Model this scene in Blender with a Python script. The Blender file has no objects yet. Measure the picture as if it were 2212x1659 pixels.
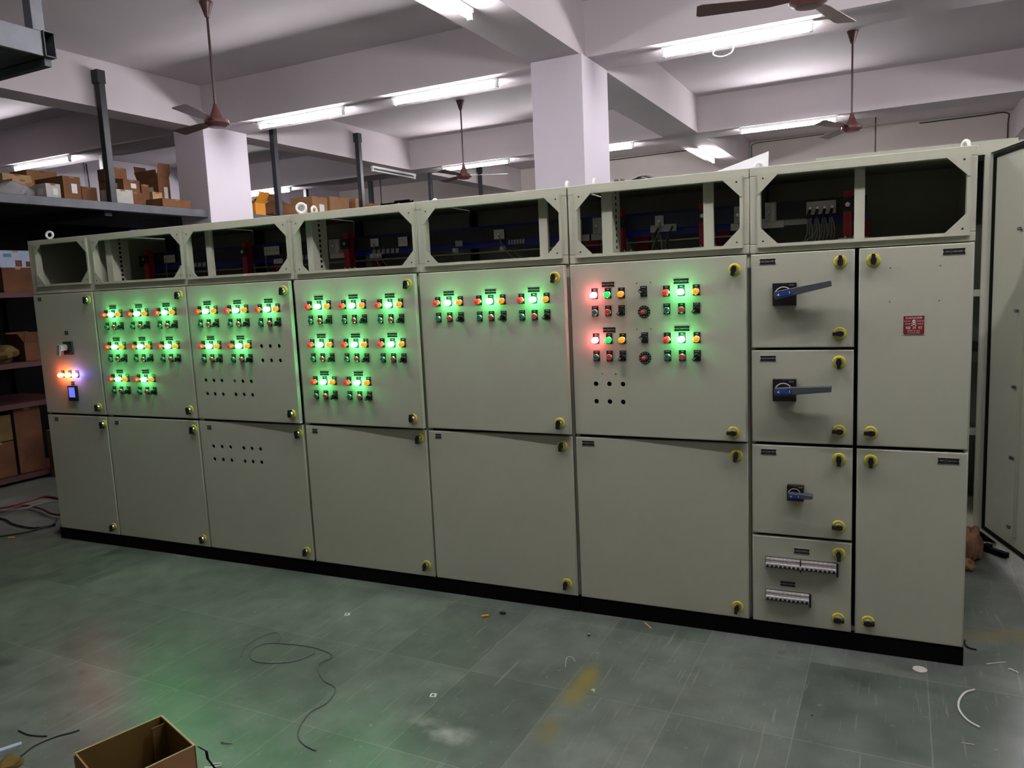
import bpy, bmesh, math, random
from mathutils import Vector, Matrix
random.seed(7)
SC = bpy.context.scene
COL = SC.collection

# ------------------------------------------------------------------ camera
CAM = (5.22366, -3.48453, 1.64559)
YAW, PITCH, ROLL, FPX = -0.432028, -0.126592, -0.0454979, 1660.6
def make_camera():
    cy, sy = math.cos(YAW), math.sin(YAW)
    f = Vector((sy*math.cos(PITCH), cy*math.cos(PITCH), math.sin(PITCH)))
    r0 = Vector((cy, -sy, 0)); u0 = r0.cross(f)
    r = math.cos(ROLL)*r0 + math.sin(ROLL)*u0
    u = -math.sin(ROLL)*r0 + math.cos(ROLL)*u0
    cd = bpy.data.cameras.new('camera'); c = bpy.data.objects.new('camera', cd); COL.objects.link(c)
    m = Matrix((r, u, -f)).transposed().to_4x4(); m.translation = CAM
    c.matrix_world = m
    cd.sensor_fit = 'HORIZONTAL'; cd.sensor_width = 36; cd.lens = 36*FPX/2212
    cd.clip_start = .05; cd.clip_end = 100
    SC.camera = c
make_camera()

# ------------------------------------------------------------------ light, exposure
W = bpy.data.worlds.new('world'); SC.world = W; W.use_nodes = True
W.node_tree.nodes['Background'].inputs[0].default_value = (.6, .65, .8, 1)
W.node_tree.nodes['Background'].inputs[1].default_value = .0
SC.view_settings.view_transform = 'Standard'; SC.view_settings.look = 'None'
SC.view_settings.gamma = 1; SC.view_settings.use_curve_mapping = False
SC.view_settings.exposure = 1.75
TUBE_STRENGTH = 60.0

TH = math.radians(-2.142)          # the hall is turned a little against the switchboard
RZ = Matrix.Rotation(TH, 4, 'Z')

# ------------------------------------------------------------------ materials
def lin(c): return tuple((x/255/12.92) if x/255 <= .04045 else ((x/255+.055)/1.055)**2.4 for x in c)
def mat(name, col, rough=.5, metal=0, noise=0, nscale=8, bump=0, bscale=60, spec=.5, emit=None, estr=0, trans=0, srgb=True):
    m = bpy.data.materials.new(name); m.use_nodes = True
    nt = m.node_tree; b = nt.nodes['Principled BSDF']
    c = lin(col) if srgb else col
    b.inputs['Base Color'].default_value = (*c, 1); b.inputs['Roughness'].default_value = rough
    b.inputs['Metallic'].default_value = metal; b.inputs['Specular IOR Level'].default_value = spec
    if trans: b.inputs['Transmission Weight'].default_value = trans
    if emit: b.inputs['Emission Color'].default_value = (*emit, 1); b.inputs['Emission Strength'].default_value = estr
    tc = nt.nodes.new('ShaderNodeTexCoord')
    if noise:
        n = nt.nodes.new('ShaderNodeTexNoise'); n.inputs['Scale'].default_value = nscale; n.inputs['Detail'].default_value = 6
        nt.links.new(tc.outputs['Object'], n.inputs['Vector'])
        r = nt.nodes.new('ShaderNodeMapRange'); r.inputs['From Min'].default_value = .3; r.inputs['From Max'].default_value = .7
        r.inputs['To Min'].default_value = 1-noise; r.inputs['To Max'].default_value = 1+noise*.6
        nt.links.new(n.outputs['Fac'], r.inputs['Value'])
        mx = nt.nodes.new('ShaderNodeVectorMath'); mx.operation = 'SCALE'; mx.inputs[0].default_value = c
        nt.links.new(r.outputs['Result'], mx.inputs['Scale'])
        nt.links.new(mx.outputs['Vector'], b.inputs['Base Color'])
    if bump:
        n = nt.nodes.new('ShaderNodeTexNoise'); n.inputs['Scale'].default_value = bscale; n.inputs['Detail'].default_value = 3
        nt.links.new(tc.outputs['Object'], n.inputs['Vector'])
        bp = nt.nodes.new('ShaderNodeBump'); bp.inputs['Strength'].default_value = bump; bp.inputs['Distance'].default_value = .01
        nt.links.new(n.outputs['Fac'], bp.inputs['Height']); nt.links.new(bp.outputs['Normal'], b.inputs['Normal'])
    return m
def emitmat(name, col, strength):
    m = bpy.data.materials.new(name); m.use_nodes = True; nt = m.node_tree
    nt.nodes.clear(); e = nt.nodes.new('ShaderNodeEmission'); o = nt.nodes.new('ShaderNodeOutputMaterial')
    e.inputs[0].default_value = (*col, 1); e.inputs[1].default_value = strength
    nt.links.new(e.outputs[0], o.inputs[0]); return m

M = {}
M['plaster'] = mat('wall_plaster', (198, 190, 193), .75, noise=.05, nscale=1.3, bump=.15, bscale=14, spec=.25)
M['plaster_wall'] = mat('wall_distemper', (216, 206, 200), .8, noise=.07, nscale=1.1, bump=.15, bscale=10, spec=.2)
M['column'] = mat('column_paint', (212, 205, 214), .7, noise=.03, nscale=2, bump=.1, bscale=12, spec=.25)
M['panel'] = mat('powder_coat_grey', (173, 175, 157), .48, noise=.02, nscale=5, bump=.05, bscale=420, spec=.35)
M['inner'] = mat('inner_sheet', (150, 152, 138), .7, noise=.05, nscale=4, spec=.2)
M['inner_dark'] = mat('mounting_sheet', (70, 74, 66), .8, noise=.1, nscale=4, spec=.1)
M['black'] = mat('black_plastic', (20, 20, 22), .35)
M['black_matt'] = mat('black_paint', (6, 6, 6), .8, spec=.08)
M['rubber'] = mat('gasket_rubber', (16, 17, 16), .8, spec=.1)
M['white'] = mat('white_plastic', (225, 225, 220), .45)
M['offwhite'] = mat('cream_card', (188, 186, 178), .7, noise=.1, nscale=20)
M['chrome'] = mat('bright_metal', (200, 200, 200), .25, metal=1)
M['zinc'] = mat('zinc_plate', (190, 190, 186), .4, metal=.85, noise=.15, nscale=25)
M['alu'] = mat('aluminium_bar', (160, 164, 160), .45, metal=.7, noise=.12, nscale=14)
M['yellow'] = mat('yellow_ring', (205, 190, 30), .45, noise=.1, nscale=60)
M['red_off'] = mat('red_lens', (200, 40, 30), .25, emit=(1, .05, .02), estr=.12)  # unlit lens, with a faint glow put into the material
M['amber_off'] = mat('amber_lens', (245, 140, 20), .25, emit=(1, .35, .02), estr=.22)  # unlit lens too, faint amber glow added
M['green_dim'] = mat('green_lens', (20, 180, 60), .25, emit=(0, 1, .15), estr=.25)
M['green_on'] = emitmat('green_glow', (.12, 1, .26), 26)
M['red_on'] = emitmat('red_glow', (1, .16, .20), 18)
M['red_on1'] = emitmat('red_glow_left', (1, .13, .05), 34)
M['yellow_on'] = emitmat('yellow_glow', (1, .42, .03), 20)
M['blue_on'] = emitmat('blue_glow', (.28, .2, 1), 22)
M['screen'] = emitmat('screen_glow', (.16, .2, .9), .32)
M['btn_green'] = mat('green_button', (20, 105, 90), .4)
M['btn_red'] = mat('red_button', (205, 50, 55), .4)
M['knob_grey'] = mat('grey_knob', (50, 54, 55), .45)
M['blue_label'] = mat('blue_label', (25, 60, 140), .35)
M['handle_grey'] = mat('slate_handle', (64, 72, 78), .4)
M['silver_knob'] = mat('silver_plastic', (165, 165, 165), .35, metal=.3)
M['sign_red'] = mat('sign_red', (120, 18, 26), .45)
M['breaker'] = mat('breaker_grey', (170, 168, 168), .45)
M['breaker_white'] = mat('breaker_white', (228, 222, 220), .4)
M['bus_blue'] = mat('blue_sleeve', (20, 34, 140), .45)
M['bus_navy'] = mat('navy_sleeve', (22, 38, 58), .5)
M['bus_black'] = mat('black_sleeve', (16, 18, 24), .5)
M['support_red'] = mat('red_insulator', (150, 22, 40), .45)
M['wire_grey'] = mat('grey_wire', (120, 120, 118), .5)
M['wire_white'] = mat('white_wire', (205, 203, 192), .5)
M['wire_thin'] = mat('thin_grey_wire', (92, 96, 92), .5)
M['wire_black'] = mat('black_wire', (22, 24, 26), .5)
M['wire_red'] = mat('red_wire', (96, 34, 30), .6)
M['fan'] = mat('brown_enamel', (88, 52, 50), .35, spec=.6)
M['fan_dark'] = mat('brown_rod', (64, 38, 38), .4)
M['steel'] = mat('dark_painted_steel', (86, 88, 94), .45, metal=.3, noise=.2, nscale=9, bump=.1, bscale=30)
M['steel_dark'] = mat('black_angle_steel', (44, 47, 52), .45, metal=.3, noise=.2, nscale=9)
M['deck'] = mat('deck_sheet', (20, 19, 18), .9, noise=.2, nscale=3)  # near-black: the darkness under the mezzanine is put into this colour
M['card'] = mat('cardboard', (150, 112, 78), .8, noise=.1, nscale=9, spec=.2)
M['card_dark'] = mat('aged_cardboard', (122, 84, 58), .85, noise=.18, nscale=7, spec=.2)
M['card_tan'] = mat('tan_cardboard', (196, 160, 116), .8, noise=.1, nscale=8, spec=.2)
M['card_orange'] = mat('orange_carton', (226, 150, 40), .7, noise=.08, nscale=8)
M['card_olive'] = mat('kraft_board', (104, 84, 44), .8, noise=.08, nscale=12, spec=.15)
M['card_edge'] = mat('board_edge', (176, 158, 112), .8, noise=.1, nscale=30)
M['carton_white'] = mat('white_carton', (176, 186, 206), .6)
M['poly'] = mat('grey_polythene', (150, 148, 150), .3, noise=.2, nscale=12)
M['rack_board'] = mat('shaded_board', (92, 62, 44), .9, noise=.25, nscale=7, spec=.1)  # darker board for the rack goods, shade under the mezzanine painted in
M['rack_olive'] = mat('shaded_kraft', (96, 80, 48), .9, noise=.25, nscale=9, spec=.1)  # darkened kraft, same painted-in shade on the rack
M['rack_white'] = mat('shaded_white_carton', (140, 150, 172), .7, noise=.1)  # white carton darkened for the shade on the rack
M['red_shelf'] = mat('oxide_red_steel', (60, 20, 16), .6, noise=.15, nscale=6)
M['cloth'] = mat('spotted_rag', (128, 92, 66), .9, noise=.35, nscale=14)
M['tube'] = emitmat('lit_tube', (1.0, .97, 1.0), TUBE_STRENGTH)
M['fixture'] = mat('fixture_white', (232, 232, 232), .4)
M['paper'] = mat('paper_label', (222, 222, 218), .7)
M['teal'] = mat('teal_print', (60, 110, 120), .7)

def floor_material():
    m = bpy.data.materials.new('kota_stone_floor'); m.use_nodes = True; nt = m.node_tree; L = nt.links
    b = nt.nodes['Principled BSDF']; N = nt.nodes.new
    tc = N('ShaderNodeTexCoord')
    mp = N('ShaderNodeMapping'); mp.inputs['Location'].default_value = (-4.15+.4417*40, -.03+.61*40, 0)
    L.new(tc.outputs['Object'], mp.inputs['Vector'])
    br = N('ShaderNodeTexBrick'); br.offset = 0; br.inputs['Scale'].default_value = 1
    br.inputs['Brick Width'].default_value = .4417; br.inputs['Row Height'].default_value = .61
    br.inputs['Mortar Size'].default_value = .0028; br.inputs['Mortar Smooth'].default_value = .6
    br.inputs['Color1'].default_value = (.082, .098, .084, 1); br.inputs['Color2'].default_value = (.135, .15, .135, 1)
    br.inputs['Mortar'].default_value = (.19, .195, .17, 1); br.inputs['Bias'].default_value = -.1
    L.new(mp.outputs[0], br.inputs['Vector'])
    def noise(scale, detail=6, vec=None, dist=0):
        n = N('ShaderNodeTexNoise'); n.inputs['Scale'].default_value = scale; n.inputs['Detail'].default_value = detail
        n.inputs['Distortion'].default_value = dist
        L.new(vec or tc.outputs['Object'], n.inputs['Vector']); return n
    def rng(s, a, c, d, e):
        r = N('ShaderNodeMapRange'); r.inputs['From Min'].default_value = a; r.inputs['From Max'].default_value = c
        r.inputs['To Min'].default_value = d; r.inputs['To Max'].default_value = e; L.new(s, r.inputs['Value']); return r.outputs[0]
    def mix(f, a, c, mode='MIX'):
        x = N('ShaderNodeMix'); x.data_type = 'RGBA'; x.blend_type = mode
        for s, i in ((f, 0), (a, 6), (c, 7)):
            if hasattr(s, 'default_value') or hasattr(s, 'is_linked'): L.new(s, x.inputs[i])
            elif isinstance(s, tuple): x.inputs[i].default_value = (*s, 1)
            else: x.inputs[i].default_value = s
        return x.outputs[2]
    n1 = noise(1.2, 5); n2 = noise(7, 8); n3 = noise(60, 3)
    c = mix(1.0, br.outputs['Color'], (1, 1, 1), 'MULTIPLY')
    v = N('ShaderNodeVectorMath'); v.operation = 'SCALE'; L.new(c, v.inputs[0])
    ma = N('ShaderNodeMath'); ma.operation = 'MULTIPLY'
    L.new(rng(n1.outputs['Fac'], .3, .7, .78, 1.22), ma.inputs[0]); L.new(rng(n2.outputs['Fac'], .3, .7, .72, 1.25), ma.inputs[1])
    L.new(ma.outputs[0], v.inputs['Scale'])
    c = v.outputs[0]
    # pale scratches, running in two directions
    for rot, sc in ((.5, (60, 2.2, 1)), (-1.1, (70, 2.6, 1)), (1.4, (50, 3, 1))):
        mp2 = N('ShaderNodeMapping'); mp2.inputs['Rotation'].default_value = (0, 0, rot); mp2.inputs['Scale'].default_value = sc
        L.new(tc.outputs['Object'], mp2.inputs['Vector'])
        ns = noise(1, 3, mp2.outputs[0], .6)
        c = mix(rng(ns.outputs['Fac'], .66, .74, 0, .5), c, (.30, .30, .27))
    # dust specks and dark blots
    ns = noise(38, 2); c = mix(rng(ns.outputs['Fac'], .68, .76, 0, .5), c, (.33, .32, .3))
    ns = noise(3.2, 7, None, .8); c = mix(rng(ns.outputs['Fac'], .55, .75, 0, .35), c, (.20, .205, .185))
    ns = noise(9, 2); c = mix(rng(ns.outputs['Fac'], .33, .24, 0, .55), c, (.05, .055, .05))
    # worn yellow paint, two stains of a marking line along a joint and one line at the right
    sp = N('ShaderNodeSeparateXYZ'); L.new(tc.outputs['Object'], sp.inputs[0])
    def band(s, a, c2, soft):
        x = N('ShaderNodeMath'); x.operation = 'MULTIPLY'
        L.new(rng(s, a-soft, a+soft, 0, 1), x.inputs[0]); L.new(rng(s, c2-soft, c2+soft, 1, 0), x.inputs[1]); return x.outputs[0]
    def stain(x0, x1, y0, y1, strength, col, c):
        x = N('ShaderNodeMath'); x.operation = 'MULTIPLY'; L.new(band(sp.outputs[0], x0, x1, .03), x.inputs[0]); L.new(band(sp.outputs[1], y0, y1, .05), x.inputs[1])
        y = N('ShaderNodeMath'); y.operation = 'MULTIPLY'; L.new(x.outputs[0], y.inputs[0]); L.new(rng(n2.outputs['Fac'], .38, .6, 0, strength), y.inputs[1])
        return mix(y.outputs[0], c, col)
    c = stain(4.165, 4.245, -.66, -.34, 1.0, (.19, .15, .035), c)
    c = stain(4.165, 4.245, -.97, -.80, .9, (.15, .125, .04), c)
    c = stain(5.60, 9.0, .53, .64, 1.0, (.17, .12, .02), c)
    c = stain(3.70, 3.96, -1.05, -1.00, 1.0, (.5, .5, .47), c)
    c = stain(6.02, 6.4, -.42, -.36, 1.0, (.45, .45, .42), c)
    L.new(c, b.inputs['Base Color'])
    L.new(rng(n2.outputs['Fac'], .25, .75, .295, .36), b.inputs['Roughness'])
    b.inputs['Specular IOR Level'].default_value = .75
    bp = N('ShaderNodeBump'); bp.inputs['Strength'].default_value = .12; bp.inputs['Distance'].default_value = .002
    ad = N('ShaderNodeMath'); ad.operation = 'ADD'; L.new(n3.outputs['Fac'], ad.inputs[0])
    mu = N('ShaderNodeMath'); mu.operation = 'MULTIPLY'; mu.inputs[1].default_value = .3; L.new(n2.outputs['Fac'], mu.inputs[0]); L.new(mu.outputs[0], ad.inputs[1])
    L.new(ad.outputs[0], bp.inputs['Height']); L.new(bp.outputs['Normal'], b.inputs['Normal'])
    return m
M['floor'] = floor_material()

# ------------------------------------------------------------------ mesh builder
_text_cache = {}
def text_geo(s):
    if s not in _text_cache:
        c = bpy.data.curves.new('t', 'FONT'); c.body = s; c.align_x = 'CENTER'; c.align_y = 'CENTER'; c.resolution_u = 2
        o = bpy.data.objects.new('t', c); COL.objects.link(o)
        me = bpy.data.meshes.new_from_object(o.evaluated_get(bpy.context.evaluated_depsgraph_get()))
        _text_cache[s] = ([v.co.copy() for v in me.vertices], [tuple(p.vertices) for p in me.polygons])
        bpy.data.objects.remove(o); bpy.data.curves.remove(c); bpy.data.meshes.remove(me)
    return _text_cache[s]
class MB:
    def __init__(s): s.v = []; s.f = []; s.m = []; s.mats = []; s.T = Matrix.Identity(4)
    def mi(s, m):
        m = M[m] if isinstance(m, str) else m
        if m not in s.mats: s.mats.append(m)
        return s.mats.index(m)
    def add(s, vs, fs, m):
        n = len(s.v); k = s.mi(m)
        s.v += [s.T @ Vector(p) for p in vs]
        for f in fs: s.f.append([i+n for i in f]); s.m.append(k)
        return s
    def box(s, x0, x1, y0, y1, z0, z1, m):
        vs = [(x, y, z) for x in (x0, x1) for y in (y0, y1) for z in (z0, z1)]
        return s.add(vs, [(0, 1, 3, 2), (4, 6, 7, 5), (0, 4, 5, 1), (2, 3, 7, 6), (0, 2, 6, 4), (1, 5, 7, 3)], m)
    def lathe(s, prof, o, ax, m, seg=16):
        ax = Vector(ax).normalized(); a = Vector((0, 0, 1)) if abs(ax.z) < .9 else Vector((1, 0, 0))
        u = ax.cross(a).normalized(); w = ax.cross(u); o = Vector(o)
        vs = []; fs = []; ring = []
        for r, h in prof:
            if r <= 1e-7: ring.append([len(vs)]); vs.append(o+ax*h)
            else:
                ring.append(list(range(len(vs), len(vs)+seg)))
                vs += [o+ax*h+(u*math.cos(2*math.pi*i/seg)+w*math.sin(2*math.pi*i/seg))*r for i in range(seg)]
        for A, B in zip(ring, ring[1:]):
            for i in range(seg):
                j = (i+1) % seg
                if len(A) == 1 and len(B) == 1: continue
                if len(A) == 1: fs.append((A[0], B[i], B[j]))
                elif len(B) == 1: fs.append((A[i], B[0], A[j]))
                else: fs.append((A[i], B[i], B[j], A[j]))
        return s.add(vs, fs, m)
    def cyl(s, o, ax, r, h, m, seg=16): return s.lathe([(0, 0), (r, 0), (r, h), (0, h)], o, ax, m, seg)
    def tube(s, pts, r, m, seg=6, closed=False, sm=4):
        P = [Vector(p) for p in pts]
        if sm and len(P) > 2:
            Q = []; n = len(P)
            for i in range(n if closed else n-1):
                p0, p1, p2, p3 = (P[(i-1) % n], P[i], P[(i+1) % n], P[(i+2) % n]) if closed else (P[max(i-1, 0)], P[i], P[i+1], P[min(i+2, n-1)])
                for k in range(sm):
                    t = k/sm
                    Q.append(.5*((2*p1)+(-p0+p2)*t+(2*p0-5*p1+4*p2-p3)*t*t+(-p0+3*p1-3*p2+p3)*t**3))
            if not closed: Q.append(P[-1])
            P = Q
        n = len(P); vs = []; up = None
        for i in range(n):
            d = (P[(i+1) % n]-P[i-1]) if closed else (P[min(i+1, n-1)]-P[max(i-1, 0)])
            d.normalize()
            if up is None: up = Vector((0, 0, 1)) if abs(d.z) < .9 else Vector((1, 0, 0))
            u = (up-d*up.dot(d)); u = u.normalized() if u.length > 1e-6 else d.orthogonal().normalized(); up = u
            w = d.cross(u)
            vs += [P[i]+(u*math.cos(2*math.pi*k/seg)+w*math.sin(2*math.pi*k/seg))*r for k in range(seg)]
        fs = []
        for i in range(n if closed else n-1):
            for k in range(seg):
                a = i*seg+k; b2 = i*seg+(k+1) % seg; j = ((i+1) % n)*seg
                fs.append((a, b2, j+(k+1) % seg, j+k))
        if not closed: fs += [tuple(range(seg))[::-1], tuple(range((n-1)*seg, n*seg))]
        return s.add(vs, fs, m)
    def ring(s, c, r, rt, ax, m, seg=18):
        ax = Vector(ax).normalized(); u = ax.orthogonal().normalized(); w = ax.cross(u); c = Vector(c)
        return s.tube([c+(u*math.cos(2*math.pi*i/seg)+w*math.sin(2*math.pi*i/seg))*r for i in range(seg)], rt, m, 8, True, 0)
    def prism(s, poly, y0, y1, m, plane='xz'):
        n = len(poly)
        P = (lambda a, b, h: (a, h, b)) if plane == 'xz' else ((lambda a, b, h: (a, b, h)) if plane == 'xy' else (lambda a, b, h: (h, a, b)))
        vs = [P(a, b, y0) for a, b in poly]+[P(a, b, y1) for a, b in poly]
        return s.add(vs, [tuple(range(n)), tuple(range(n, 2*n))[::-1]]+[(i, i+n, (i+1) % n+n, (i+1) % n) for i in range(n)], m)
    def text(s, t, o, h, m, w=None):
        vs, fs = text_geo(t); sx = sy = h
        if w:
            W0 = max(v.x for v in vs)-min(v.x for v in vs); sx = w/W0
        return s.add([(o[0]+v.x*sx, o[1], o[2]+v.y*sy) for v in vs], fs, m)
    def arc(s, c, r0, r1, a0, a1, y, m, n=14):
        vs = []; fs = []
        for i in range(n+1):
            a = math.radians(a0+(a1-a0)*i/n)
            vs += [(c[0]+r*math.cos(a), y, c[1]+r*math.sin(a)) for r in (r0, r1)]
        for i in range(n): fs.append((2*i, 2*i+1, 2*i+3, 2*i+2))
        return s.add(vs, fs, m)

ORG = {}
def rw(p): return RZ @ Vector(p)
def thing(name, label, cat, loc, group=None, frame='W'):
    o = bpy.data.objects.new(name, None); COL.objects.link(o); o.empty_display_size = .1
    o.location = rw(loc) if frame == 'R' else loc
    if frame == 'R': o.rotation_euler.z = TH
    ORG[o.name] = Vector(loc); tag(o, label, cat, group); return o
def tag(o, label, cat, group=None):
    o['label'] = label; o['category'] = cat
    if group: o['group'] = group
    return o
def build(mb, name, parent=None, frame='W', org=None, bevel=0, bseg=2, angle=35):
    vs = mb.v
    lo = Vector([min(v[i] for v in vs) for i in range(3)]); hi = Vector([max(v[i] for v in vs) for i in range(3)])
    if org is None: org = (lo+hi)/2 if parent else Vector(((lo.x+hi.x)/2, (lo.y+hi.y)/2, lo.z))
    org = Vector(org)
    me = bpy.data.meshes.new(name); me.from_pydata([v-org for v in vs], [], mb.f)
    for m in mb.mats: me.materials.append(m)
    me.polygons.foreach_set('material_index', mb.m)
    me.update(); bm = bmesh.new(); bm.from_mesh(me); bmesh.ops.recalc_face_normals(bm, faces=bm.faces); bm.to_mesh(me); bm.free()
    me.shade_smooth(); me.set_sharp_from_angle(angle=math.radians(angle))
    o = bpy.data.objects.new(name, me); COL.objects.link(o)
    if parent: o.parent = parent; o.location = org-ORG[parent.name]
    else:
        o.location = rw(org) if frame == 'R' else org
        if frame == 'R': o.rotation_euler.z = TH
    ORG[o.name] = org
    if bevel:
        b = o.modifiers.new('bevel', 'BEVEL'); b.width = bevel; b.segments = bseg; b.limit_method = 'ANGLE'; b.angle_limit = math.radians(40)
    return o
def place(proto, name, parent, loc, rot=None):
    o = bpy.data.objects.new(name, proto.data); COL.objects.link(o); o.parent = parent
    o.location = Vector(loc)-ORG[parent.name]; ORG[o.name] = Vector(loc)
    if rot: o.rotation_euler = rot
    return o
def struct(o): o['kind'] = 'structure'; return o

# ------------------------------------------------------------------ room shell (hall axes)
ZB, ZC = 3.636, 4.114
XL_, XR_, YN, YF_ = -6.87, 11.6, -9.0, 12.0
def wallbox(name, *a, m='plaster'):
    mb = MB(); mb.box(*a, m); return struct(build(mb, name, frame='R', org=(0, 0, 0)))
mb = MB(); mb.add([(XL_-.2, YN-.2, 0), (XR_+.2, YN-.2, 0), (XR_+.2, YF_+.2, 0), (XL_-.2, YF_+.2, 0), (XL_-.2, YN-.2, -.1), (XR_+.2, YN-.2, -.1), (XR_+.2, YF_+.2, -.1), (XL_-.2, YF_+.2, -.1)],
     [(0, 1, 2, 3), (7, 6, 5, 4), (0, 4, 5, 1), (1, 5, 6, 2), (2, 6, 7, 3), (3, 7, 4, 0)], 'floor')
struct(build(mb, 'floor', frame='R', org=(0, 0, 0)))
wallbox('ceiling', XL_-.2, XR_+.2, YN-.2, YF_+.2, ZC, ZC+.12)
wallbox('wall_back', XL_-.2, XR_+.2, YF_, YF_+.2, 0, ZC, m='plaster_wall')
wallbox('wall_front', XL_-.2, XR_+.2, YN-.2, YN, 0, ZC, m='plaster_wall')
wallbox('wall_left', XL_-.2, XL_, YN, YF_, 0, ZC, m='column')
wallbox('wall_right', XR_, XR_+.2, YN, YF_, 0, ZC, m='plaster_wall')
ROWS = [3.457+4.302*k for k in (-2, -1, 0, 1)]
k = 1
for y in ROWS:
    wallbox('trim_%d' % k, XL_, XR_, y, y+.52, ZB, ZC); k += 1
edges = [YN]+[e for y in ROWS for e in (y, y+.52)]+[YF_]
for x0, x1 in ((-2.29, -1.96), (2.32, 2.81), (6.95, 7.43)):
    mb = MB()
    for i in range(0, len(edges), 2): mb.box(x0, x1, edges[i], edges[i+1], ZB, ZC, 'plaster')
    struct(build(mb, 'trim_%d' % k, frame='R', org=(0, 0, 0))); k += 1
for x0, x1 in ((-2.294, -1.812), (2.338, 2.832), (6.95, 7.43)):
    mb = MB(); mb.box(x0, x1, 3.308, 3.976, 0, ZB, 'column')
    struct(build(mb, 'trim_%d' % k, frame='R', org=(0, 0, 0), bevel=.006)); k += 1
# crack lines in the corner of back wall and ceiling, modelled as thin tubes
for pts, mt, lb in (([(-.4, 11.985, 4.085), (.3, 11.985, 4.083), (1.2, 11.985, 4.09), (2.25, 11.985, 4.095)], 'wire_black', 'thin dark crack line along the top of the far wall, right of the near column'),
                    ([(2.84, 11.985, 3.2), (2.835, 11.985, 3.9), (2.87, 11.985, 4.06), (3.2, 11.985, 4.08), (4.1, 11.985, 4.09)], 'wire_grey', 'thin grey crack line bending round the upper corner of the far wall above the sheet cover'),
                    ([(5.6, 11.985, 4.08), (6.5, 11.985, 4.085), (6.86, 11.985, 4.08), (6.88, 11.985, 3.9), (6.88, 11.985, 3.2)], 'wire_black', 'thin dark crack line bending down the far wall at upper right')):
    mb = MB(); mb.tube(pts, .010, mt, 5); tag(build(mb, 'wall_crack', frame='R'), lb, 'cable', 'crack lines on the far wall')
mb = MB(); mb.tube([(-6.85, 5.40, 4.0), (-6.85, 5.41, 3.7), (-6.85, 5.43, 3.3)], .010, 'wire_black', 5)
tag(build(mb, 'hanging_cable', frame='R'), 'thin dark cable hanging on pale left wall above cartons', 'cable')

# ------------------------------------------------------------------ tube lights
def tube_light(x, y, label, along='x', lit=True, loop=False):
    """x, y = start of the tube in hall axes"""
    L = 1.17
    t = thing('tube_light', label, 'light', (x, y, ZB), 'tube lights under the ceiling beams', 'R')
    def bx(m, a0, a1, w, z0, z1, mt):
        if along == 'x': m.box(x+a0, x+a1, y-w, y+w, z0, z1, mt)
        else: m.box(x-w, x+w, y+a0, y+a1, z0, z1, mt)
    ax = (1, 0, 0) if along == 'x' else (0, 1, 0)
    m = MB(); bx(m, -.03, L+.03, .022, ZB-.032, ZB, 'fixture'); build(m, 'fixture_body', t)
    m = MB(); m.cyl((x, y, ZB-.066), ax, .0145, L, 'tube' if lit else 'white', 12); build(m, 'tube', t)
    for a in (-.025, L):
        m = MB(); bx(m, a, a+.025, .016, ZB-.085, ZB-.03, 'fixture'); build(m, 'end_cap', t)
    if loop:
        m = MB(); cx = x+.43; m.tube([(cx, y, ZB-.08), (cx-.02, y, ZB-.13), (cx+.05, y, ZB-.16), (cx+.13, y, ZB-.14), (cx+.15, y, ZB-.09)], .005, 'white', 6); build(m, 'cord', t)
    return t
Y0, Y1, Y2 = 3.585-4.302, 3.585, 7.80
tube_light(-1.20, Y1, 'lit white tube light on the beam just right of the left brown fan')
tube_light(.663, Y1, 'lit white tube light on the beam halfway between the two white columns')
tube_light(3.50, Y1, 'lit white tube light right of the near column with a loop of white cord', loop=True)
tube_light(-5.72, 3.52, 'bright tube light at far left above the cartons on the mezzanine')
tube_light(-5.9, Y2+.1, 'lit tube light seen just right of the left column, behind a steel post')
tube_light(-1.34, Y2, 'lit tube light on the far beam behind the middle brown fan')
tube_light(.66, Y2+.05, 'short visible end of a lit tube light right of the near column')
tube_light(3.40, Y2, 'lit tube light on the far beam left of the right brown fan')
tube_light(2.56, .63, 'tube light cut by the top edge of the photo, along the cross beam', 'y')
tube_light(2.50, 9.05, 'tube light pointing away under the far cross beam, above the sheet cover', 'y')
tube_light(-2.17, 7.0, 'small unlit white tube light on the left cross beam behind steel posts', 'y', lit=False)
# unseen tubes: near row read from knob shadows, the right hand ones added for brightness
for x, y in ((1.5, Y0), (3.35, Y0), (5.1, Y0), (6.3, Y1), (6.8, Y0), (8.3, Y2)):
    tube_light(x, y, 'unseen tube light assumed on a ceiling beam outside the picture')
for y in (1.2, 5.2):  # extra unseen tubes to brighten the right side
    tube_light(7.19, y, 'unseen tube light added under the right hand cross beam to brighten that side', 'y')

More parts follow.
